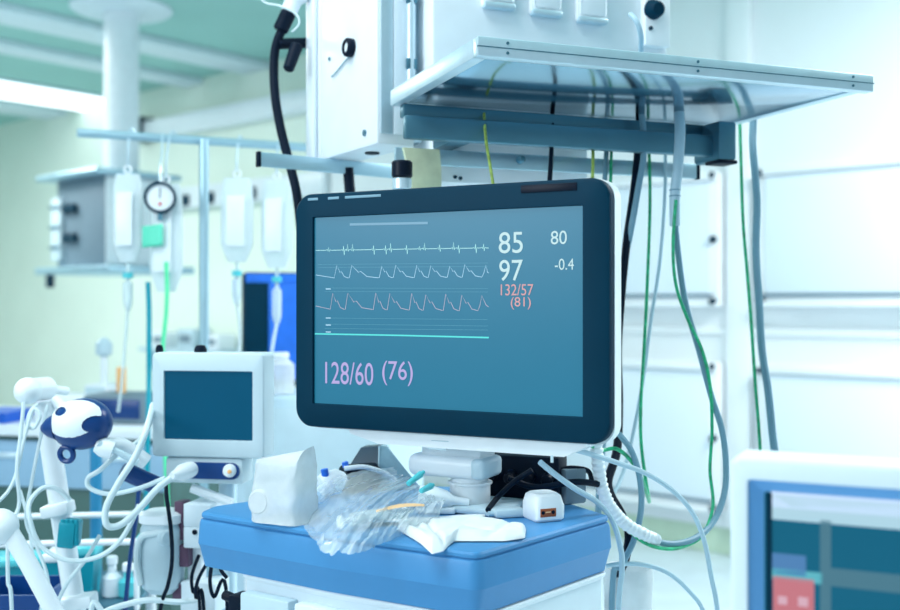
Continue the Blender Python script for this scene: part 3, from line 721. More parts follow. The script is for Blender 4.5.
# gauze cloth
edge_f = [(398, 530), (415, 540), (432, 551), (443, 549), (455, 541), (480, 541), (505, 541), (525, 538)]
edge_b = [(398, 524), (415, 521), (435, 519), (455, 518), (475, 518), (495, 521), (510, 524), (526, 529)]
def along(l, a):
    x = a*(len(l)-1); i = min(int(x), len(l)-2); f = x-i
    return [l[i][k]*(1-f)+l[i+1][k]*f for k in (0, 1)]
def clothf(top):
    def fn(a, q):
        f = along(edge_f, a); b = along(edge_b, a)
        u = f[0]+(b[0]-f[0])*q; v = f[1]+(b[1]-f[1])*q
        p = T(u, v, .002)
        n_ = noise.noise(Vector((a*5, q*3, 2)))*.003+noise.noise(Vector((a*14, q*9, 7)))*.0012
        if top:
            e = min(1, min(q, 1-q)*5, min(a, 1-a)*40); p.z += .0095*e**.6+n_*e
            p.z -= (.005*math.exp(-((a-.45+.3*q)/.03)**2)+.004*math.exp(-((a-.75-.12*q)/.03)**2)+.0035*math.exp(-((q-.42-.12*math.sin(a*5))/.06)**2))*e
        p.z -= .004*max(0, (f[1]-544)/7)*max(0, 1-q/.3)
        return p
    return fn
mb = MB().grid(clothf(True), 90, 30); mb.grid(clothf(False), 90, 30)
bmesh.ops.remove_doubles(mb.bm, verts=mb.bm.verts, dist=.0002)
single(mb.make('gauze_cloth', 'cloth', None, ang=70), 'folded white gauze cloth on the front corner of the blue cart', 'cloth')
# small grey device with a rust label
b = T(543, 519); t = thing('sensor_box', 'small pale grey rounded device with a rust brown label, on the cart', 'device', tuple(b), math.radians(22))
def rr3(w, dd, r, zz, n=5): return [Vector((p.x, p.z, zz)) for p in rrect(-w, w, -dd, dd, r, 0, n)]
MB().loft([rr3(.021, .022, .006, .0005), rr3(.0235, .025, .007, .004), rr3(.0235, .025, .008, .024), rr3(.021, .022, .009, .036), rr3(.017, .017, .009, .0395), rr3(.013, .012, .007, .0385)]).make('case', 'cladding', t)
lb = MB().box((-.017, -.0258, .008), (.008, -.0246, .020), .0005).make('label_plate', 'rust', t)
for x in (-.013, .003): MB().cyl((x, -.0256, .0145), (x, -.0263, .0145), .0028, seg=12).make('label_dot', 'black', lb)
MB().box((-.009, -.0263, .0142), (-.001, -.0256, .0158)).make('label_line', 'tan', lb)
MB().box((.022, -.015, .004), (.028, .012, .024), .003).make('side_clip', 'white', t)
t = thing('adapter', 'low grey adapter lying between the monitor neck and the small grey device', 'adapter', tuple(T(508, 517)), math.radians(15))
MB().box((-.022, -.012, .0005), (.024, .014, .013), .004).make('case', 'case_grey', t)
MB().cyl((-.03, 0, .006), (.03, .001, .006), .004).make('lead', 'lt_cable', t)
# black connector boxes behind the neck
t = thing('connector_box', 'black connector box standing behind the monitor neck on the cart', 'box', tuple(P(525, 492, 1.66)*1), math.radians(-20))
t.location.z = TOP; MW[t.name].translation.z = TOP
MB().box((-.066, -.02, .0005), (.060, .035, .074), .004).make('case', 'black', t)
for k in range(4): MB().cyl((-.045+.03*k, -.02, .045), (-.045+.03*k, -.042, .040), .009, bev=.002).make('plug', 'black_gloss', t)
def lead(pts, r, m, lab): return cable('lead', pts, r, m, lab, 'cable')
lead([(532, 470, 1.58), (515, 481, 1.585), (498, 497, 1.58), (488, 510, 1.53)], .0042, 'black', 'black lead drooping from the monitor to the cart behind the neck')
lead([(508, 478, 1.60), (535, 487, 1.60), (575, 482, 1.60), (598, 484, 1.62)], .005, 'black', 'black lead running level from behind the neck to the cart right edge')
t = single(MB().box((-.02, -.012, 0), (.02, .012, .055), .004, M=Matrix.Translation(T(572, 503)) @ ZR(.5)).make('charger', 'grey_box'), 'dark grey charger block standing at the back of the cart top', 'charger')

# ------------------------------------------------------------------ small white monitor at the left
b = P(228, 470, 1.97)
t = thing('small_monitor', 'small white monitor with a blank dark teal screen on a pole', 'monitor', (b.x, b.y, 0), math.radians(-9))
SM = t
fy = loc(t, P(205, 400, 1.88)).y
q0 = hit(t, 152, 352.5, fy); q1 = hit(t, 264, 459, fy)
s0_ = hit(t, 164, 371, fy); s1_ = hit(t, 252, 441, fy)
frame_mb(q0.x, q1.x, q1.z, q0.z, .008, s0_.x, s1_.x, s1_.z, s0_.z, .055, ch=.003, rec=.004, sr=.002).xf(Matrix.Translation((0, fy, 0))).make('frame', 'putty', t)
MB().box((s0_.x-.001, fy+.0035, s1_.z-.001), (s1_.x+.001, fy+.007, s0_.z+.001)).make('screen', 'screen_dark', t)
m0 = hit(t, 165, 459, fy+.004); m1 = hit(t, 243, 485, fy+.004)
mod = MB().box((m0.x, fy+.004, m1.z), (m1.x, fy+.06, m0.z+.004), .006).make('input_module', 'putty', t)
n0 = hit(t, 181, 462, fy); n1 = hit(t, 239, 480, fy)
MB().loft([rrect(n0.x, n1.x, n1.z, n0.z, (n0.z-n1.z)*.48, fy+.001, 6), rrect(n0.x, n1.x, n1.z, n0.z, (n0.z-n1.z)*.48, fy+.006, 6)]).make('socket_plate', 'navy', mod)
k = hit(t, 230, 470.5, fy+.001)
MB().lathe(k, (0, -1, 0), [(.012, -.004), (.012, .004), (.009, .012), (.001, .013)]).make('knob', 'white', mod)
MB().lathe(k+Vector((.004, -.012, 0)), (0, -1, 0), [(.0035, 0), (.0035, .003), (.001, .004)]).make('knob_mark', 'orange', mod)
MB().cyl((.0, .0, .05), (0, 0, m1.z+.02), .017).make('pole', 'alu', t)
MB().lathe((0, 0, 0), (0, 0, 1), [(.13, .0), (.13, .02), (.06, .045), (.02, .06)], 32).make('foot', 'white', t)
MB().box((-.04, fy+.05, m1.z-.004), (.03, .02, m1.z+.03), .004).make('pole_bracket', 'steel_lt', t)
a0 = hit(t, 192, 488, fy+.02); a1 = hit(t, 232, 503, fy+.02)
MB().tube([a0, a1], .009, 8).make('brace', 'white', t)
for (u, r_) in ((159.5, .007), (200.5, .0115)):
    p = hit(t, u, 352, fy+.03); p.z = q0.z
    MB().lathe(p, (0, 0, 1), [(r_, -.002), (r_, .006), (r_*.7, .012), (r_*.3, .013)]).make('top_knob', 'black', t)
# probe plugged in its front
t = thing('probe_cable', 'thick white probe cable plugged into the small monitor, looping to the left', 'cable', tuple(P(120, 500, 1.78)))
MB().lathe(LP(t, 192, 469, 1.855), P(172, 476, 1.80)-P(192, 469, 1.855), [(.001, 0), (.013, .0), (.0145, .008), (.0145, .03), (.009, .045), (.006, .06)]).make('plug', 'white', t)
MB().tube(spline([LP(t, *q) for q in ((176, 475, 1.81), (158, 488, 1.79), (138, 510, 1.78), (120, 525, 1.77), (107, 525, 1.76), (106, 508, 1.76), (118, 484, 1.76), (136, 455, 1.77), (148, 425, 1.80), (153, 405, 1.98))]), .0058, 10).make('jacket', 'cable_white', t)
# rack of modules on a post beside the cart
b = P(193, 612, 1.93)
t = thing('module_rack', 'narrow white module rack between the grey canister and the cart', 'rack', (b.x, b.y, b.z), math.radians(-14))
def rk(u0, v0, u1, v1, nm, m, y0, y1, bev=.003, par=None):
    a = hit(t, u0, v1, y0); b_ = hit(t, u1, v0, y0)
    return MB().box((a.x, y0, a.z), (b_.x, y1, b_.z), bev).make(nm, m, par or t)
rk(187, 540, 201, 605, 'post', 'white', -.012, .012)
pq = loc(t, (MW[SM.name].translation.x, MW[SM.name].translation.y, P(0, 575, 1.93).z))
MB().tube([(0, 0, pq.z), pq-Vector((pq.x, pq.y, 0)).normalized()*.016], .010, 10).make('pole_bracket', 'steel_lt', t)
md = rk(183, 505, 210, 527, 'module', 'white_matte', -.04, .03); 
md2 = rk(183, 528, 210, 548, 'module', 'white_matte', -.04, .03)
k = hit(t, 195, 532, -.04); MB().cyl(k+Vector((0, .002, 0)), k-Vector((0, .003, 0)), .0045).make('port', 'black', md2)
rk(174, 502, 183, 540, 'clamp_strip', 'maroon', -.03, .0, .002)
rk(172, 584, 182, 604, 'clamp_strip', 'maroon', -.03, .0, .002)
rk(180, 584, 215, 612, 'module', 'white_matte', -.03, .03)
b = P(163, 550, 1.92)
t = thing('canister', 'pale grey oval canister hanging left of the module rack', 'canister', tuple(P(163, 592, 1.92)), math.radians(-10))
hh = .135
def oval(w, dd, zz): return [Vector((w*math.copysign(abs(math.cos(a))**.7, math.cos(a)), dd*math.copysign(abs(math.sin(a))**.7, math.sin(a)), zz)) for a in [2*math.pi*j/32 for j in range(32)]]
MB().loft([oval(.022, .02, 0), oval(.035, .032, .012), oval(.038, .035, .05), oval(.038, .035, .118), oval(.034, .03, .128)]).make('jar', 'case_grey', t)
MB().loft([oval(.037, .034, .128), oval(.040, .037, .131), oval(.040, .037, .145), oval(.03, .028, .15)]).make('lid', 'white', t)
MB().tube(spline([(-.028, -.03, .02), (-.034, -.035, .07), (-.026, -.036, .105), (.0, -.036, .115), (.026, -.03, .115)], 6), .006, 8).make('side_tube', 'cable_white', t)
MB().cyl((.015, -.034, .105), (.03, -.045, .108), .013, bev=.003).make('port', 'case_grey', t)
MB().box((.03, -.012, .05), (.055, .012, .09), .003).make('hanger', 'maroon', t)
cable('cord', [(166, 483, 1.86), (167, 500, 1.84), (171, 530, 1.83), (172, 560, 1.83), (168, 585, 1.83), (160, 612, 1.83), (150, 700, 1.9)], .0035, 'black', 'thin black cord hanging straight below the small monitor', 'cord')
for i, (pts, lab) in enumerate((
    ([(199, 555, 1.86), (192, 575, 1.86), (193, 592, 1.86), (200, 612, 1.86)], 'black cord bowed closest to the module rack post'),
    ([(209, 560, 1.80), (198, 580, 1.79), (196, 598, 1.79), (204, 614, 1.8)], 'black cord bowed just right of the rack post, second of three'),
    ([(212, 562, 1.76), (210, 582, 1.75), (214, 597, 1.75), (227, 601, 1.76)], 'black cord curling under the cart corner to the right'),
    ([(219, 560, 1.74), (221, 570, 1.73), (227, 578, 1.73)], 'short black cord end tucked right under the blue cart top'))):
    cable('cord', pts, .0032, 'black', lab, 'cord')
p = P(243, 598, 1.66)
t = thing('pole_clamp', 'black pole clamp at the left below the blue cart top', 'clamp', tuple(P(243, 612, 1.66)), math.radians(-30))
MB().box((-.018, -.015, 0), (.018, .02, .028), .003).make('jaw', 'black', t)
MB().cyl((-.018, 0, .018), (-.04, 0, .022), .008, bev=.002).make('screw_handle', 'black_gloss', t)
# ------------------------------------------------------------------ jointed arm with the navy and white head
b = P(90, 640, 1.90)
t = thing('support_arm', 'white jointed support arm with a teal clamp knob at the far left', 'support arm', (b.x, b.y, 0))
top = LP(t, 44, 402, 1.90); low = LP(t, 76, 612, 1.90); dn = (low-top).normalized()
low = top+dn*((top.z-.06)/-dn.z)
MB().tube([top, top.lerp(low, .2), top.lerp(low, .45), low], .018, 16, [.0185, .0185, .017, .017]).make('tube', 'white', t)
MB().cyl(LP(t, 22, 391, 1.86), LP(t, 50, 388, 1.93), .021, bev=.007).make('elbow_joint', 'white', t)
MB().ball(LP(t, 28, 391, 1.86), .024, .024, .024).make('joint_ball', 'bottle', t)
MB().cyl(LP(t, 50, 389, 1.92), LP(t, 66, 391, 1.97), .008).make('joint_pin', 'white', t)
MB().lathe((low.x, low.y, 0), (0, 0, 1), [(.10, 0), (.10, .02), (.05, .05), (.02, .07)], 32).make('foot', 'white', t)
def blk(u, v, w, h, dd, nm, m, dep=1.885, rot=-.15):
    p = LP(t, u, v, dep); k = dep/F
    return MB().box((-w/2*k, -.022, -h/2*k), (w/2*k, .022, h/2*k), .004, M=Matrix.Translation(p) @ Matrix.Rotation(rot, 4, 'Y')).make(nm, m, t)
blk(58, 509, 28, 12, 0, 'clamp_block', 'white', rot=-.2)
blk(78, 601, 34, 12, 0, 'clamp_block', 'white', rot=-.1)
kn = blk(70, 533, 17, 26, 0, 'clamp_knob', 'teal', 1.86, .1)
for q in range(4):
    p = LP(t, 63+4.5*q, 533, 1.845); MB().cyl(p-Vector((0, 0, .022)), p+Vector((0, 0, .024)), .0045, bev=.001).make('knob_rib', 'teal', kn)
t = thing('handheld_device', 'navy and white oval device head with a loop, held by the white arm', 'device', tuple(P(80, 455, 1.80)), 0)
hc = LP(t, 82, 424, 1.80); Rm = Matrix.Rotation(math.radians(-8), 3, 'Y')
MB().ball(hc, .052, .045, .044, Rm, 32).make('shell', 'navy', t)
MB().lathe(hc+Vector((-.043, -.01, -.004)), (-1, -.1, -.12), [(.022, 0), (.016, .012), (.006, .022), (.001, .024)]).make('nose', 'navy', t)
# white cover plates: patches of a slightly larger ellipsoid
def patch(keep, nm):
    mb = MB(); mb.ball((0, 0, 0), .0535, .0465, .0455, None, 220)
    bmesh.ops.delete(mb.bm, geom=[f for f in mb.bm.faces if not keep(f.calc_center_median())], context='FACES')
    for v in mb.bm.verts: v.co = hc+Rm @ v.co
    return mb.make(nm, 'bottle', t)
def kp(c):
    x, y, zz = c.x/.0535, c.y/.0465, c.z/.0455
    if y > .25: return False
    e = ((x+.05)/.86)**2+((zz-.28)/.66)**2 < 1
    bite = ((x-.62)/.34)**2+((zz+.02)/.30)**2 < 1
    bite2 = ((x+.42)/.22)**2+((zz-.62)/.15)**2 < 1
    return e and not bite and not bite2
patch(kp, 'cover_plate')
MB().ring(hc+Vector((-.022, -.012, -.050)), (.2, 1, .1), .0125, .0048, 24, 8).make('trigger_loop', 'navy', t)
MB().lathe(hc+Vector((.028, -.012, -.034)), (.9, .15, -.35), [(.001, 0), (.012, .0), (.017, .012), (.015, .03)]).make('neck_socket', 'white', t)
MB().tube(spline([hc+Vector((.042, -.010, -.040)), LP(t, 122, 446, 1.82), LP(t, 146, 462, 1.84)], 6), .0135, 14).make('handle', 'white', t)
MB().tube(spline([hc+Vector((.035, -.022, -.030)), LP(t, 118, 452, 1.79), LP(t, 138, 463, 1.80)], 6), .006, 10).make('side_handle', 'case_grey', t)
MB().cyl(LP(t, 122, 470, 1.85), LP(t, 158, 486, 1.88), .016, bev=.004).make('handle_sleeve', 'navy', t)
MB().tube(spline([LP(t, 55, 400, 1.90), LP(t, 66, 410, 1.88), hc+Vector((-.01, .02, .02))], 6), .010, 10).make('mount_stem', 'white', t)
t = thing('lower_arm', 'white slanted tube with a ball end at the far left edge, lowest arm', 'support arm', tuple(P(30, 700, 1.72)))
MB().ball(LP(t, 0, 527, 1.72), .030, .030, .030).make('ball_joint', 'white', t)
MB().tube([LP(t, 6, 526, 1.72), LP(t, 30, 566, 1.72), LP(t, 60, 622, 1.72), LP(t, 70, 660, 1.73)], .015, 14).make('tube', 'white', t)
MB().cyl(LP(t, 70, 650, 1.73), Vector((LP(t, 70, 650, 1.73).x, LP(t, 70, 650, 1.73).y, -P(30, 700, 1.72).z+.03)), .02).make('stand_post', 'white', t)
pz = LP(t, 70, 650, 1.73); MB().lathe((pz.x, pz.y, -P(30, 700, 1.72).z), (0, 0, 1), [(.07, 0), (.07, .02), (.03, .045)]).make('foot', 'white', t)
for i, (pts, r, lab) in enumerate((
    ([(70, 500, 1.84), (57, 489, 1.83), (43, 488, 1.82), (31, 500, 1.81), (29, 515, 1.80), (38, 542, 1.80), (55, 556, 1.80), (76, 561, 1.80), (100, 556, 1.80), (118, 543, 1.80), (130, 525, 1.81), (139, 505, 1.83)], .0042, 'white cable in a wide open loop across the white support arm'),
    ([(48, 405, 1.86), (40, 440, 1.85), (32, 480, 1.84), (26, 520, 1.83), (36, 545, 1.83), (47, 575, 1.82), (48, 600, 1.82), (40, 630, 1.83)], .0032, 'thin white cable falling from the arm elbow beside the tube'),
    ([(24, 402, 1.84), (20, 440, 1.83), (17, 470, 1.82), (19, 505, 1.82), (9, 530, 1.80), (8, 580, 1.80), (12, 620, 1.80)], .0036, 'white cable hanging straight down from the arm ball'),
    ([(38, 404, 1.85), (30, 412, 1.84), (27, 425, 1.84), (34, 428, 1.84), (40, 416, 1.84), (33, 410, 1.84), (24, 440, 1.83), (14, 480, 1.82), (0, 500, 1.8), (-20, 510, 1.8)], .0030, 'thin white cable curled in a small knot under the arm elbow'),
    ([(150, 424, 1.95), (140, 440, 1.86), (120, 452, 1.82), (100, 470, 1.80), (88, 478, 1.80), (90, 488, 1.80), (110, 494, 1.80), (140, 488, 1.80), (165, 478, 1.80)], .0042, 'white cable looping under the handle of the navy device'),
    ([(20, 490, 1.9), (28, 520, 1.9), (34, 560, 1.9), (45, 590, 1.9), (44, 630, 1.9)], .0030, 'pale cable crossing behind the slanted white tube'),
    ([(100, 535, 1.88), (85, 560, 1.86), (66, 585, 1.85), (55, 612, 1.85), (50, 650, 1.85)], .0036, 'pale cable running down in front of the teal boxes'),
    ([(196, 600, 1.88), (178, 602, 1.84), (150, 600, 1.82), (128, 604, 1.82), (105, 612, 1.82), (90, 625, 1.82)], .0052, 'white cable running level from the module rack at the bottom'))):
    cable('cable', pts, r, 'cable_white', lab)
cable('cable', [(140, 470, 2.0), (137, 510, 2.0), (130, 560, 2.0), (125, 612, 2.0), (122, 660, 2.0)], .0045, 'navy', 'dark blue cable left of the grey canister')

# ------------------------------------------------------------------ instrument stand with the teal tray
b = P(75, 590, 2.35); hz_ = b.z
t = thing('instrument_stand', 'low white instrument stand under the teal boxes at the far left', 'stand', (b.x, b.y, 0), math.radians(6))
MB().box((-.19, -.14, hz_-.02), (.16, .17, hz_), .006).make('top', 'steel', t)
for x in (-.17, .14):
    for y in (-.12, .15): MB().cyl((x, y, 0), (x, y, hz_-.015), .012).make('leg', 'white', t)
for y in (-.135, .165): MB().cyl((-.19, y, hz_+.135), (.16, y, hz_+.135), .007).make('guard_rail', 'white', t)
for x in (-.19, .16):
    MB().cyl((x, -.135, hz_+.135), (x, .165, hz_+.135), .007).make('guard_rail', 'teal_lt', t)
    for y in (-.135, .165): MB().cyl((x, y, hz_-.01), (x, y, hz_+.135), .006).make('guard_post', 'white', t)
def on_stand(nm, lab, cat, u, v, build):
    o = thing(nm, lab, cat, tuple(P(u, v, 2.3)), math.radians(6)); o.location.z = hz_; MW[o.name].translation.z = hz_
    build(o); return o
def tbox(w, h, m, lidm):
    def f(o):
        MB().loft([[Vector((x*(w-.008), y*.04, .0005)) for x, y in ((-1, -1), (1, -1), (1, 1), (-1, 1))], [Vector((x*w, y*.045, h)) for x, y in ((-1, -1), (1, -1), (1, 1), (-1, 1))]]).make('box_body', m, o)
        MB().box((-w-.004, -.05, h), (w+.004, .05, h+.016), .004).make('lid', lidm, o)
    return f
on_stand('storage_box', 'wide teal box left of the white support arm on the low stand', 'box', 22, 590, tbox(.058, .075, 'teal', 'teal_lt'))
on_stand('storage_box', 'teal box with a pale lid just behind the white support arm', 'box', 57, 590, tbox(.017, .085, 'teal', 'white'))
on_stand('storage_box', 'tall teal box right of the white support arm on the stand', 'box', 90, 590, tbox(.019, .10, 'teal', 'teal_lt'))
def bot(m, c, h):
    def f(o):
        MB().lathe((0, 0, .0005), (0, 0, 1), [(.018, 0), (.021, .003), (.021, h*.6), (.010, h*.75), (.009, h)]).make('bottle_body', m, o)
        MB().cyl((0, 0, h), (0, 0, h+.018), .012, bev=.002).make('cap', c, o)
    return f
on_stand('bottle', 'white bottle with a white cap between the teal boxes', 'bottle', 112, 590, bot('bottle', 'white', .07))
on_stand('bottle', 'short teal bottle at the right end of the low stand', 'bottle', 128, 590, bot('teal_lt', 'white', .055))

t = thing('waste_bin', 'dark navy bin at the bottom left, below the slanted white tube', 'bin', (P(22, 600, 2.05).x, 2.05, 0))
hb = P(0, 585, 2.05).z
MB().loft([rr3(.05, .05, .012, .0), rr3(.07, .07, .015, hb-.03), rr3(.075, .075, .016, hb-.028), rr3(.075, .075, .016, hb), rr3(.068, .068, .014, hb), rr3(.066, .066, .014, hb-.05)]).make('bin_body', 'navy', t)
# ------------------------------------------------------------------ furniture in the haze behind
b = P(60, 425, 3.6); h = b.z
t = thing('work_counter', 'long pale counter along the back at the left, behind the arm', 'counter', (b.x, b.y, 0), math.radians(-12))
MB().box((-.9, -.02, h-.04), (.42, .6, h), .006).make('worktop', 'white', t)
MB().box((-.88, .03, .05), (.40, .58, h-.041), .006).make('drawer_unit', 'olive_unit', t)
for k in range(3): 
    f = MB().box((-.86+.425*k, .012, h-.22), (-.46+.425*k, .031, h-.06), .005).make('drawer', 'pale_blue', t)
    MB().box((-.74+.425*k, .0, h-.12), (-.58+.425*k, .014, h-.10), .004).make('handle', 'alu', f)
for x in (-.84, .36):
    for y in (.06, .55): MB().cyl((x, y, 0), (x, y, .06), .02).make('leg', 'alu', t)
def on_counter(nm, lab, cat, u, build, dd=3.75):
    p = P(u, 400, dd); o = thing(nm, lab, cat, (p.x, p.y, h), math.radians(-12)); build(o); return o
on_counter('storage_bin', 'bright blue bin on the counter at the far left edge', 'bin', 4, lambda o: MB().loft([rr3(.055, .08, .01, .0005), rr3(.07, .10, .012, .035), rr3(.074, .104, .012, .04)]).make('bin_body', 'bin_blue', o), 3.72)
def machine(o):
    MB().box((-.12, -.1, .0005), (.12, .1, .10), .012).make('case', 'grey_box', o)
    MB().box((-.10, -.104, .02), (.10, -.098, .085), .003).make('front_panel', 'navy', o)
on_counter('equipment_case', 'dark blue equipment case on the counter below the orange tag', 'case', 128, machine, 3.72)
def pump(o):
    MB().box((-.05, -.06, .0005), (.05, .06, .12), .012).make('case', 'white', o)
    MB().box((-.04, -.063, .06), (.04, -.058, .11), .003).make('display', 'case_grey', o)
    MB().cyl((.0, 0, .12), (.0, 0, .23), .012).make('mast', 'white', o)
    MB().lathe((0, 0, .22), (0, 0, 1), [(.012, 0), (.03, .01), (.03, .05), (.01, .07)]).make('head', 'case_grey', o)
on_counter('pump', 'pale blurred pump with a short mast on the counter left of the small monitor', 'pump', 104, pump, 3.90)
on_counter('carton', 'white carton on the counter behind the navy device', 'box', 72, lambda o: MB().box((-.10, -.08, .0005), (.10, .08, .085), .006).make('carton_body', 'cladding', o), 3.85)
def tagb(o):
    MB().box((-.014, -.008, .105), (.016, .008, .195), .003).make('tag_card', 'orange', o)
    MB().cyl((0, 0, .0005), (0, 0, .11), .006).make('stem', 'white', o)
on_counter('orange_tag', 'upright orange tag on a thin stem left of the small monitor', 'tag', 121, tagb, 3.66)
t = thing('pole', 'blue upright pole below the navy device', 'pole', (P(96, 500, 2.6).x, 2.6, 0))
MB().cyl((0, 0, .02), (0, 0, P(96, 440, 2.6).z), .0145).make('shaft', 'pole_blue', t)
MB().lathe((0, 0, 0), (0, 0, 1), [(.08, 0), (.08, .015), (.03, .03)]).make('foot', 'steel', t)
b = P(310, 395, 3.0)
t = thing('equipment_cabinet', 'pale tall equipment cabinet standing behind the big monitor and blue cart', 'cabinet', (b.x, b.y, 0), math.radians(-15))
hh = P(0, 398, 3.0).z
MB().box((-.27, 0, .17), (.24, .34, hh), .012).make('body', 'cabinet_far', t)
MB().box((-.20, -.012, hh-.30), (.22, .002, hh-.03), .006).make('front_panel', 'case_grey', t)
MB().box((-.20, -.012, hh-.62), (.22, .002, hh-.33), .006).make('drawer', 'cladding', t)
MB().box((.02, .03, .001), (.2, .31, .17), .006).make('plinth', 'case_grey', t)
for i, (u, w, hgt, m, lab) in enumerate(((247, .035, .10, 'bottle', 'white bottle on the pale cabinet just behind the small monitor'), (281, .04, .125, 'film_white', 'translucent white jar between the small monitor and the big monitor'))):
    p = P(u, 400, 3.12); o = thing('jar', lab, 'jar', (p.x, p.y, hh), 0)
    MB().lathe((0, 0, .0005), (0, 0, 1), [(w*.9, 0), (w, .004), (w, hgt*.7), (w*.6, hgt*.82), (w*.5, hgt*.86)]).make('jar_body', m, o)
    MB().cyl((0, 0, hgt*.86), (0, 0, hgt), w*.6, bev=.003).make('cap', 'white', o)
t = thing('wall_shelf', 'pale grey wall shelf seen behind the small monitor top', 'shelf', tuple(WM @ Vector((WP(205, 350)[0], -.002, WP(205, 352)[1]))), WY)
MB().box((-.6, -.3, 0), (.6, 0, .04), .006).make('board', 'case_grey', t)
for x in (-.5, .5): MB().box((x-.015, -.26, -.16), (x+.015, 0, 0), .004).make('bracket', 'case_grey', t)
for x, w, hh2, m, lab in ((-.36, .10, .14, 'white', 'pale box at the left end of the grey wall shelf'), (.05, .12, .17, 'case_grey', 'grey box at the middle of the grey wall shelf'), (.42, .10, .13, 'white', 'pale box at the right end of the grey wall shelf')):
    p = MW[t.name] @ Vector((x, -.15, .041)); o = thing('carton', lab, 'box', tuple(p), WY)
    MB().box((-w, -.1, 0), (w, .1, hh2), .01).make('carton_body', m, o)
    MB().box((-w*.7, -.104, hh2*.3), (w*.7, -.099, hh2*.7), .002).make('carton_label', 'grey_box', o)

# ------------------------------------------------------------------ bedside screen in the foreground right
a0 = P(730, 457, 1.0); a1 = P(897, 467, .938)
th2 = math.atan2(a1.y-a0.y, a1.x-a0.x)
ww = .46; mid = a0+Vector((math.cos(th2), math.sin(th2), 0))*ww/2
t = thing('bedside_monitor', 'white framed screen with a blue inner rim, near the lens at right', 'monitor', (mid.x, mid.y, 0), th2)
ztop = P(0, 457, 1.0).z; zbot = ztop-.36
i0 = hit(t, 748, 480, 0); i1 = hit(t, 766, 493, .012)
w2 = ww/2
frame_mb(-w2, w2, zbot, ztop, .008, i0.x, w2-.02, zbot+.03, i0.z, .06, ch=.004, rec=.004, sr=.003).make('frame', 'white_matte', t)
M['rim_blue'] = mat('soft_blue_plastic', (.13, .38, .74), .45, var=.02)
rim = MB().loft([rrect(i0.x-.001, w2-.019, zbot+.029, i0.z+.001, .003, .003), rrect(i1.x, w2-.03, zbot+.045, i1.z, .002, .013)], False, False).make('inner_rim', 'rim_blue', t, ang=20)
scf = MB().box((i1.x-.002, .012, zbot+.043), (w2-.028, .016, i1.z+.002)).make('screen', 'screen_fg', t)
def pat(u0, v0, u1, v1, m, nm, y=.0115):
    a = hit(t, u0, v1, y); b = hit(t, u1, v0, y)
    MB().box((max(a.x, i1.x), y, a.z), (min(b.x, w2-.031), y+.0008, b.z)).make(nm, m, scf)
pat(766, 493, 772, 650, 'bezel', 'dark_border', .0112); pat(771, 497, 940, 507, 's_lav', 'header_band'); pat(771, 507, 940, 519, 's_pale', 'title_band')
pat(820, 521, 831, 640, 's_mid', 'column_bar'); pat(771, 573, 822, 579, 's_cyan', 'value_bar')
pat(831, 579, 940, 586, 's_mid', 'divider_bar'); pat(771, 556, 806, 573, 's_blue', 'value_field'); pat(773, 580, 814, 640, 's_red', 'alarm_field')
pat(778, 597, 787, 604, 's_pinkt', 'alarm_mark', .0108); pat(798, 598, 808, 606, 's_pinkt', 'alarm_mark', .0108)
MB().cyl((0, .05, .04), (0, .05, zbot+.06), .025).make('pole', 'alu', t)
MB().lathe((0, .05, 0), (0, 0, 1), [(.24, 0), (.24, .03), (.05, .06)], 32).make('foot', 'white', t)
MB().box((-.05, .055, zbot+.05), (.05, .08, zbot+.2), .006).make('pole_bracket', 'steel_lt', t)

# ------------------------------------------------------------------ cables at the right
def cbl(nm, lab, m, r, pts, n=8, cat='cable'): return cable(nm, pts, r, m, lab, cat, None, n)
cbl('cable', 'thick black cable dropping behind the right edge of the big monitor', 'black', .0075, [(640, 100, 1.98), (638, 150, 1.98), (634, 190, 1.96), (627, 240, 1.92), (621, 300, 1.9), (618, 350, 1.9), (619, 400, 1.85), (617, 450, 1.80), (608, 485, 1.76), (622, 515, 1.74), (629, 535, 1.72), (625, 560, 1.72), (618, 580, 1.76), (610, 640, 1.84)])
cbl('cable', 'grey blue cable hanging close beside the thick black cable', 'grey_cable', .006, [(633, 62, 1.96), (640, 100, 1.95), (644, 150, 1.94), (638, 190, 1.93), (630, 235, 1.92), (622, 270, 1.92), (615, 320, 1.94), (608, 400, 1.93), (600, 480, 1.88), (596, 620, 1.86)])
cbl('earth_wire', 'thin green wire just left of the pale sleeve, first past the monitor', 'green_wire', .0032, [(646, 70, 2.02), (648, 120, 2.02), (650, 200, 2.0), (647, 290, 1.98), (644, 350, 1.96), (641, 400, 1.92), (641, 440, 1.90), (645, 475, 1.90), (649, 500, 1.88), (648, 498, 1.80), (643, 482, 1.73), (632, 462, 1.68), (617, 449, 1.66), (602, 450, 1.65), (590, 445, 1.60)], cat='wire')
cbl('cable', 'pale grey cable between the first green wire and the white sleeve', 'lt_cable', .0036, [(664, 70, 2.05), (665, 130, 2.05), (665, 190, 2.05), (660, 260, 2.05), (651, 320, 2.03), (643, 380, 2.0), (634, 430, 1.97), (624, 470, 1.93), (612, 496, 1.88), (600, 500, 1.86)])
t = thing('sleeved_cable', 'thick grey cable in a white sleeve swinging in a big loop down right', 'cable', tuple(P(676, 300, 1.90)))
def tb(pts, r): return MB().tube(spline([LP(t, *q) for q in pts], 8), r, 10)
tb([(679, 60, 1.97), (678, 95, 1.94), (680, 130, 1.90), (678, 165, 1.88), (675, 195, 1.88), (675, 226, 1.88)], .0095).make('sleeve', 'lt_cable', t)
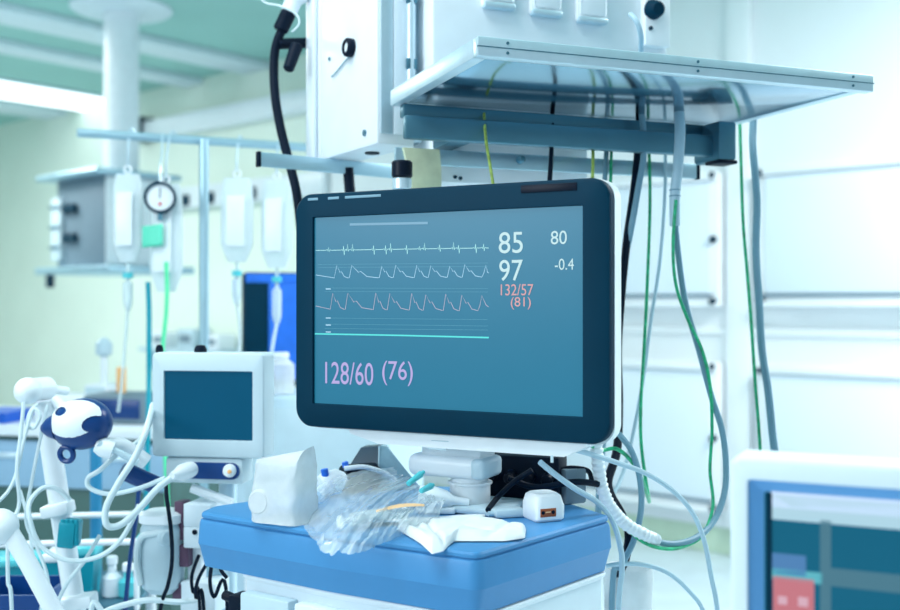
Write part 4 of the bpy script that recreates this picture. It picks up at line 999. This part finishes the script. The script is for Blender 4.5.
tb([(675, 222, 1.88), (679, 260, 1.88), (686, 305, 1.87), (699, 350, 1.86), (711, 395, 1.85), (722, 430, 1.84), (726, 465, 1.83), (724, 495, 1.81), (713, 522, 1.78), (694, 539, 1.74), (668, 544, 1.71), (645, 535, 1.69), (622, 516, 1.68), (606, 494, 1.68), (599, 470, 1.68), (598, 448, 1.66), (588, 438, 1.62)], .0055).make('jacket', 'grey_cable', t)
for v in (190, 196): MB().ring(LP(t, 675, v, 1.88), (0, 0, 1), .0096, .0012, 16, 6).make('tie', 'grey_cable', t)
cbl('earth_wire', 'green wire following the sleeved cable down and round its big loop', 'green_wire', .003, [(676, 200, 1.87), (673, 245, 1.87), (676, 285, 1.86), (688, 320, 1.85), (702, 350, 1.85), (710, 385, 1.84), (712, 430, 1.84), (710, 470, 1.83), (713, 505, 1.81), (704, 533, 1.755), (688, 545, 1.73), (668, 549, 1.70), (645, 543, 1.68), (625, 526, 1.67), (608, 500, 1.665), (599, 470, 1.665), (596, 445, 1.62)], cat='wire')
cbl('earth_wire', 'long green wire hanging alone from the back of the shelf', 'green_wire', .0034, [(739, 102, 2.14), (740, 128, 2.14), (741, 160, 2.13), (743, 220, 2.12), (747, 270, 2.10), (751, 320, 2.08), (755, 380, 2.06), (759, 430, 2.05), (761, 480, 2.04), (760, 600, 2.05)], cat='wire')
cbl('cable', 'thick grey blue cable hanging beside the long lone green wire', 'grey_cable', .0078, [(754, 102, 2.14), (753, 128, 2.14), (753, 150, 2.13), (757, 200, 2.12), (756, 250, 2.11), (759, 300, 2.10), (762, 350, 2.08), (768, 390, 2.06), (772, 430, 2.05), (776, 480, 2.04), (772, 600, 2.05)])
# spiral wrapped white tube from the monitor
t = thing('wrapped_tube', 'white spiral wrapped cable bundle hanging at the right side of the cart', 'tube', tuple(P(600, 480, 1.62)))
ctrl = spline([LP(t, *q) for q in ((596, 440, 1.62), (598, 462, 1.62), (602, 487, 1.63), (611, 508, 1.64), (626, 524, 1.66), (645, 535, 1.68), (656, 540, 1.70))], 14)
MB().tube(ctrl, .0098, 12, [.0098+.0012*math.sin(i*1.9) for i in range(len(ctrl))]).make('wrap', 'white', t)
cbl('cable', 'light grey cable arching from the monitor corner far down to the right', 'lt_cable', .0038, [(572, 449, 1.50), (590, 454, 1.52), (615, 462, 1.55), (645, 473, 1.58), (672, 490, 1.60), (692, 512, 1.62), (704, 540, 1.64), (711, 575, 1.66), (718, 615, 1.68), (724, 700, 1.75)])
cbl('cable', 'grey cable slanting from under the monitor over the cart corner', 'lt_cable', .0043, [(540, 462, 1.50), (552, 472, 1.51), (574, 488, 1.53), (597, 502, 1.555), (612, 520, 1.57), (620, 545, 1.59), (622, 570, 1.60), (618, 640, 1.62)])
cbl('cable', 'pale cable arching low from the cart side to the floor at right', 'lt_cable', .0036, [(606, 566, 1.66), (622, 564, 1.66), (645, 565, 1.67), (668, 573, 1.68), (688, 590, 1.70), (704, 613, 1.72), (714, 660, 1.76)])
cbl('cable', 'dark grey cable rising behind the white wrapped bundle to the monitor side', 'grey_cable', .005, [(619, 434, 1.66), (632, 452, 1.67), (640, 480, 1.68), (641, 510, 1.69), (634, 540, 1.70), (622, 566, 1.70), (612, 600, 1.72)])
cbl('cable', 'short dark cable stub poking over the cart back, below the monitor corner', 'black', .004, [(560, 470, 1.64), (572, 468, 1.64), (588, 471, 1.65), (592, 482, 1.66)])
t = thing('waste_bag_holder', 'white bag lined bucket standing at the lower right of the cart', 'bucket', (P(628, 600, 1.78).x, 1.78, 0))
hb = P(0, 566, 1.78).z
MB().lathe((0, 0, 0), (0, 0, 1), [(.03, 0), (.036, .02), (.040, hb-.05), (.042, hb-.02), (.040, hb), (.034, hb-.005), (.034, hb-.03)], 28).make('liner', 'film_white', t)
def back_of(u):
    w = MW[MON.name] @ hit(MON, u, 262, FY+.083); return (450+w.x*F/w.y, 305-(w.z-EYE)*F/w.y, w.y)
# thin wires in front of and behind the bars below the shelf
cbl('earth_wire', 'short yellow green wire crossing the bars above the big monitor, leftmost', 'yellow_wire', .0026, [(484, 112, 1.86), (486, 140, 1.78), (490, 165, 1.76), (494, 190, 1.76), (497, 215, 1.78), back_of(483)], cat='wire')
cbl('cable', 'short black cable crossing the bars just right of the yellow green wire', 'black', .0042, [(553, 90, 1.93), (552, 130, 1.90), (551, 160, 1.86), (549, 190, 1.85), (547, 225, 1.85), back_of(533)])
cbl('earth_wire', 'yellow green wire dropping behind the indicator corner of the big monitor', 'yellow_wire', .003, [(592, 90, 1.99), (593, 130, 1.97), (593, 160, 1.90), (592, 190, 1.88), (590, 230, 1.88), back_of(576)], cat='wire')
cbl('earth_wire', 'short green wire beside the blue grey cable above the monitor corner', 'green_wire', .003, [(613, 90, 2.03), (612, 130, 2.01), (611, 165, 1.94), (610, 190, 1.92), (606, 240, 1.92), back_of(592)], cat='wire')
cbl('cable', 'blue grey cable dropping just left of the monitor top right corner', 'grey_cable', .0045, [(606, 70, 2.02), (607, 130, 2.0), (606, 160, 1.95), (604, 190, 1.93), (600, 240, 1.93), back_of(586)])
# cables in front of the outlet panel above the shelf
cbl('cable', 'pale cable drooping from the dark plug above the shelf', 'lt_cable', .005, [(630, 14, 1.90), (637, 22, 1.89), (641, 36, 1.90), (641, 50, 1.93), (640, 70, 1.95)])

# ------------------------------------------------------------------ light, air and lens
w = bpy.data.worlds.new('room_air'); SC.world = w; w.use_nodes = True
bg = w.node_tree.nodes['Background']; bg.inputs['Color'].default_value = (.66, .88, 1., 1); bg.inputs['Strength'].default_value = .46
def area(nm, pos, size, power, col, aim=None, sy=None):
    l = bpy.data.lights.new(nm, 'AREA'); l.energy = power; l.color = col; l.shape = 'RECTANGLE'; l.size = size; l.size_y = sy or size
    o = bpy.data.objects.new(nm, l); C.objects.link(o); o.location = pos
    if aim is not None: o.rotation_euler = (Vector(aim)-Vector(pos)).to_track_quat('-Z', 'Y').to_euler()
    return o
area('ceiling_lamp', (2.6, 3.0, CEIL-.03), 1.8, 180, (.98, .99, 1.))
area('ceiling_lamp', (-1.0, 0.9, CEIL-.03), 1.6, 60, (.94, .98, 1.))
area('ceiling_lamp', (-4.3, 6.8, CEIL-.03), 1.8, 215, (1., 1., .97))
area('added_key_light', (-3.4, -1.0, 2.5), 2.4, 80, (.88, .96, 1.), (0, 1.5, 1.45), 1.4)  # added lamp, no window there; lightens the screen top and left-front faces
cam = bpy.data.cameras.new('camera'); co = bpy.data.objects.new('camera', cam); C.objects.link(co)
co.location = (0, 0, EYE); co.rotation_euler = (math.pi/2, 0, 0)
cam.sensor_width = 36; cam.lens = 36*F/900; cam.clip_start = .05
cam.dof.use_dof = True; cam.dof.focus_distance = 1.55; cam.dof.aperture_fstop = 3.2; cam.dof.aperture_blades = 0
SC.camera = co
vs = SC.view_settings; vs.view_transform = 'Standard'; vs.look = 'None'; vs.gamma = 1; vs.use_curve_mapping = False; vs.exposure = .12
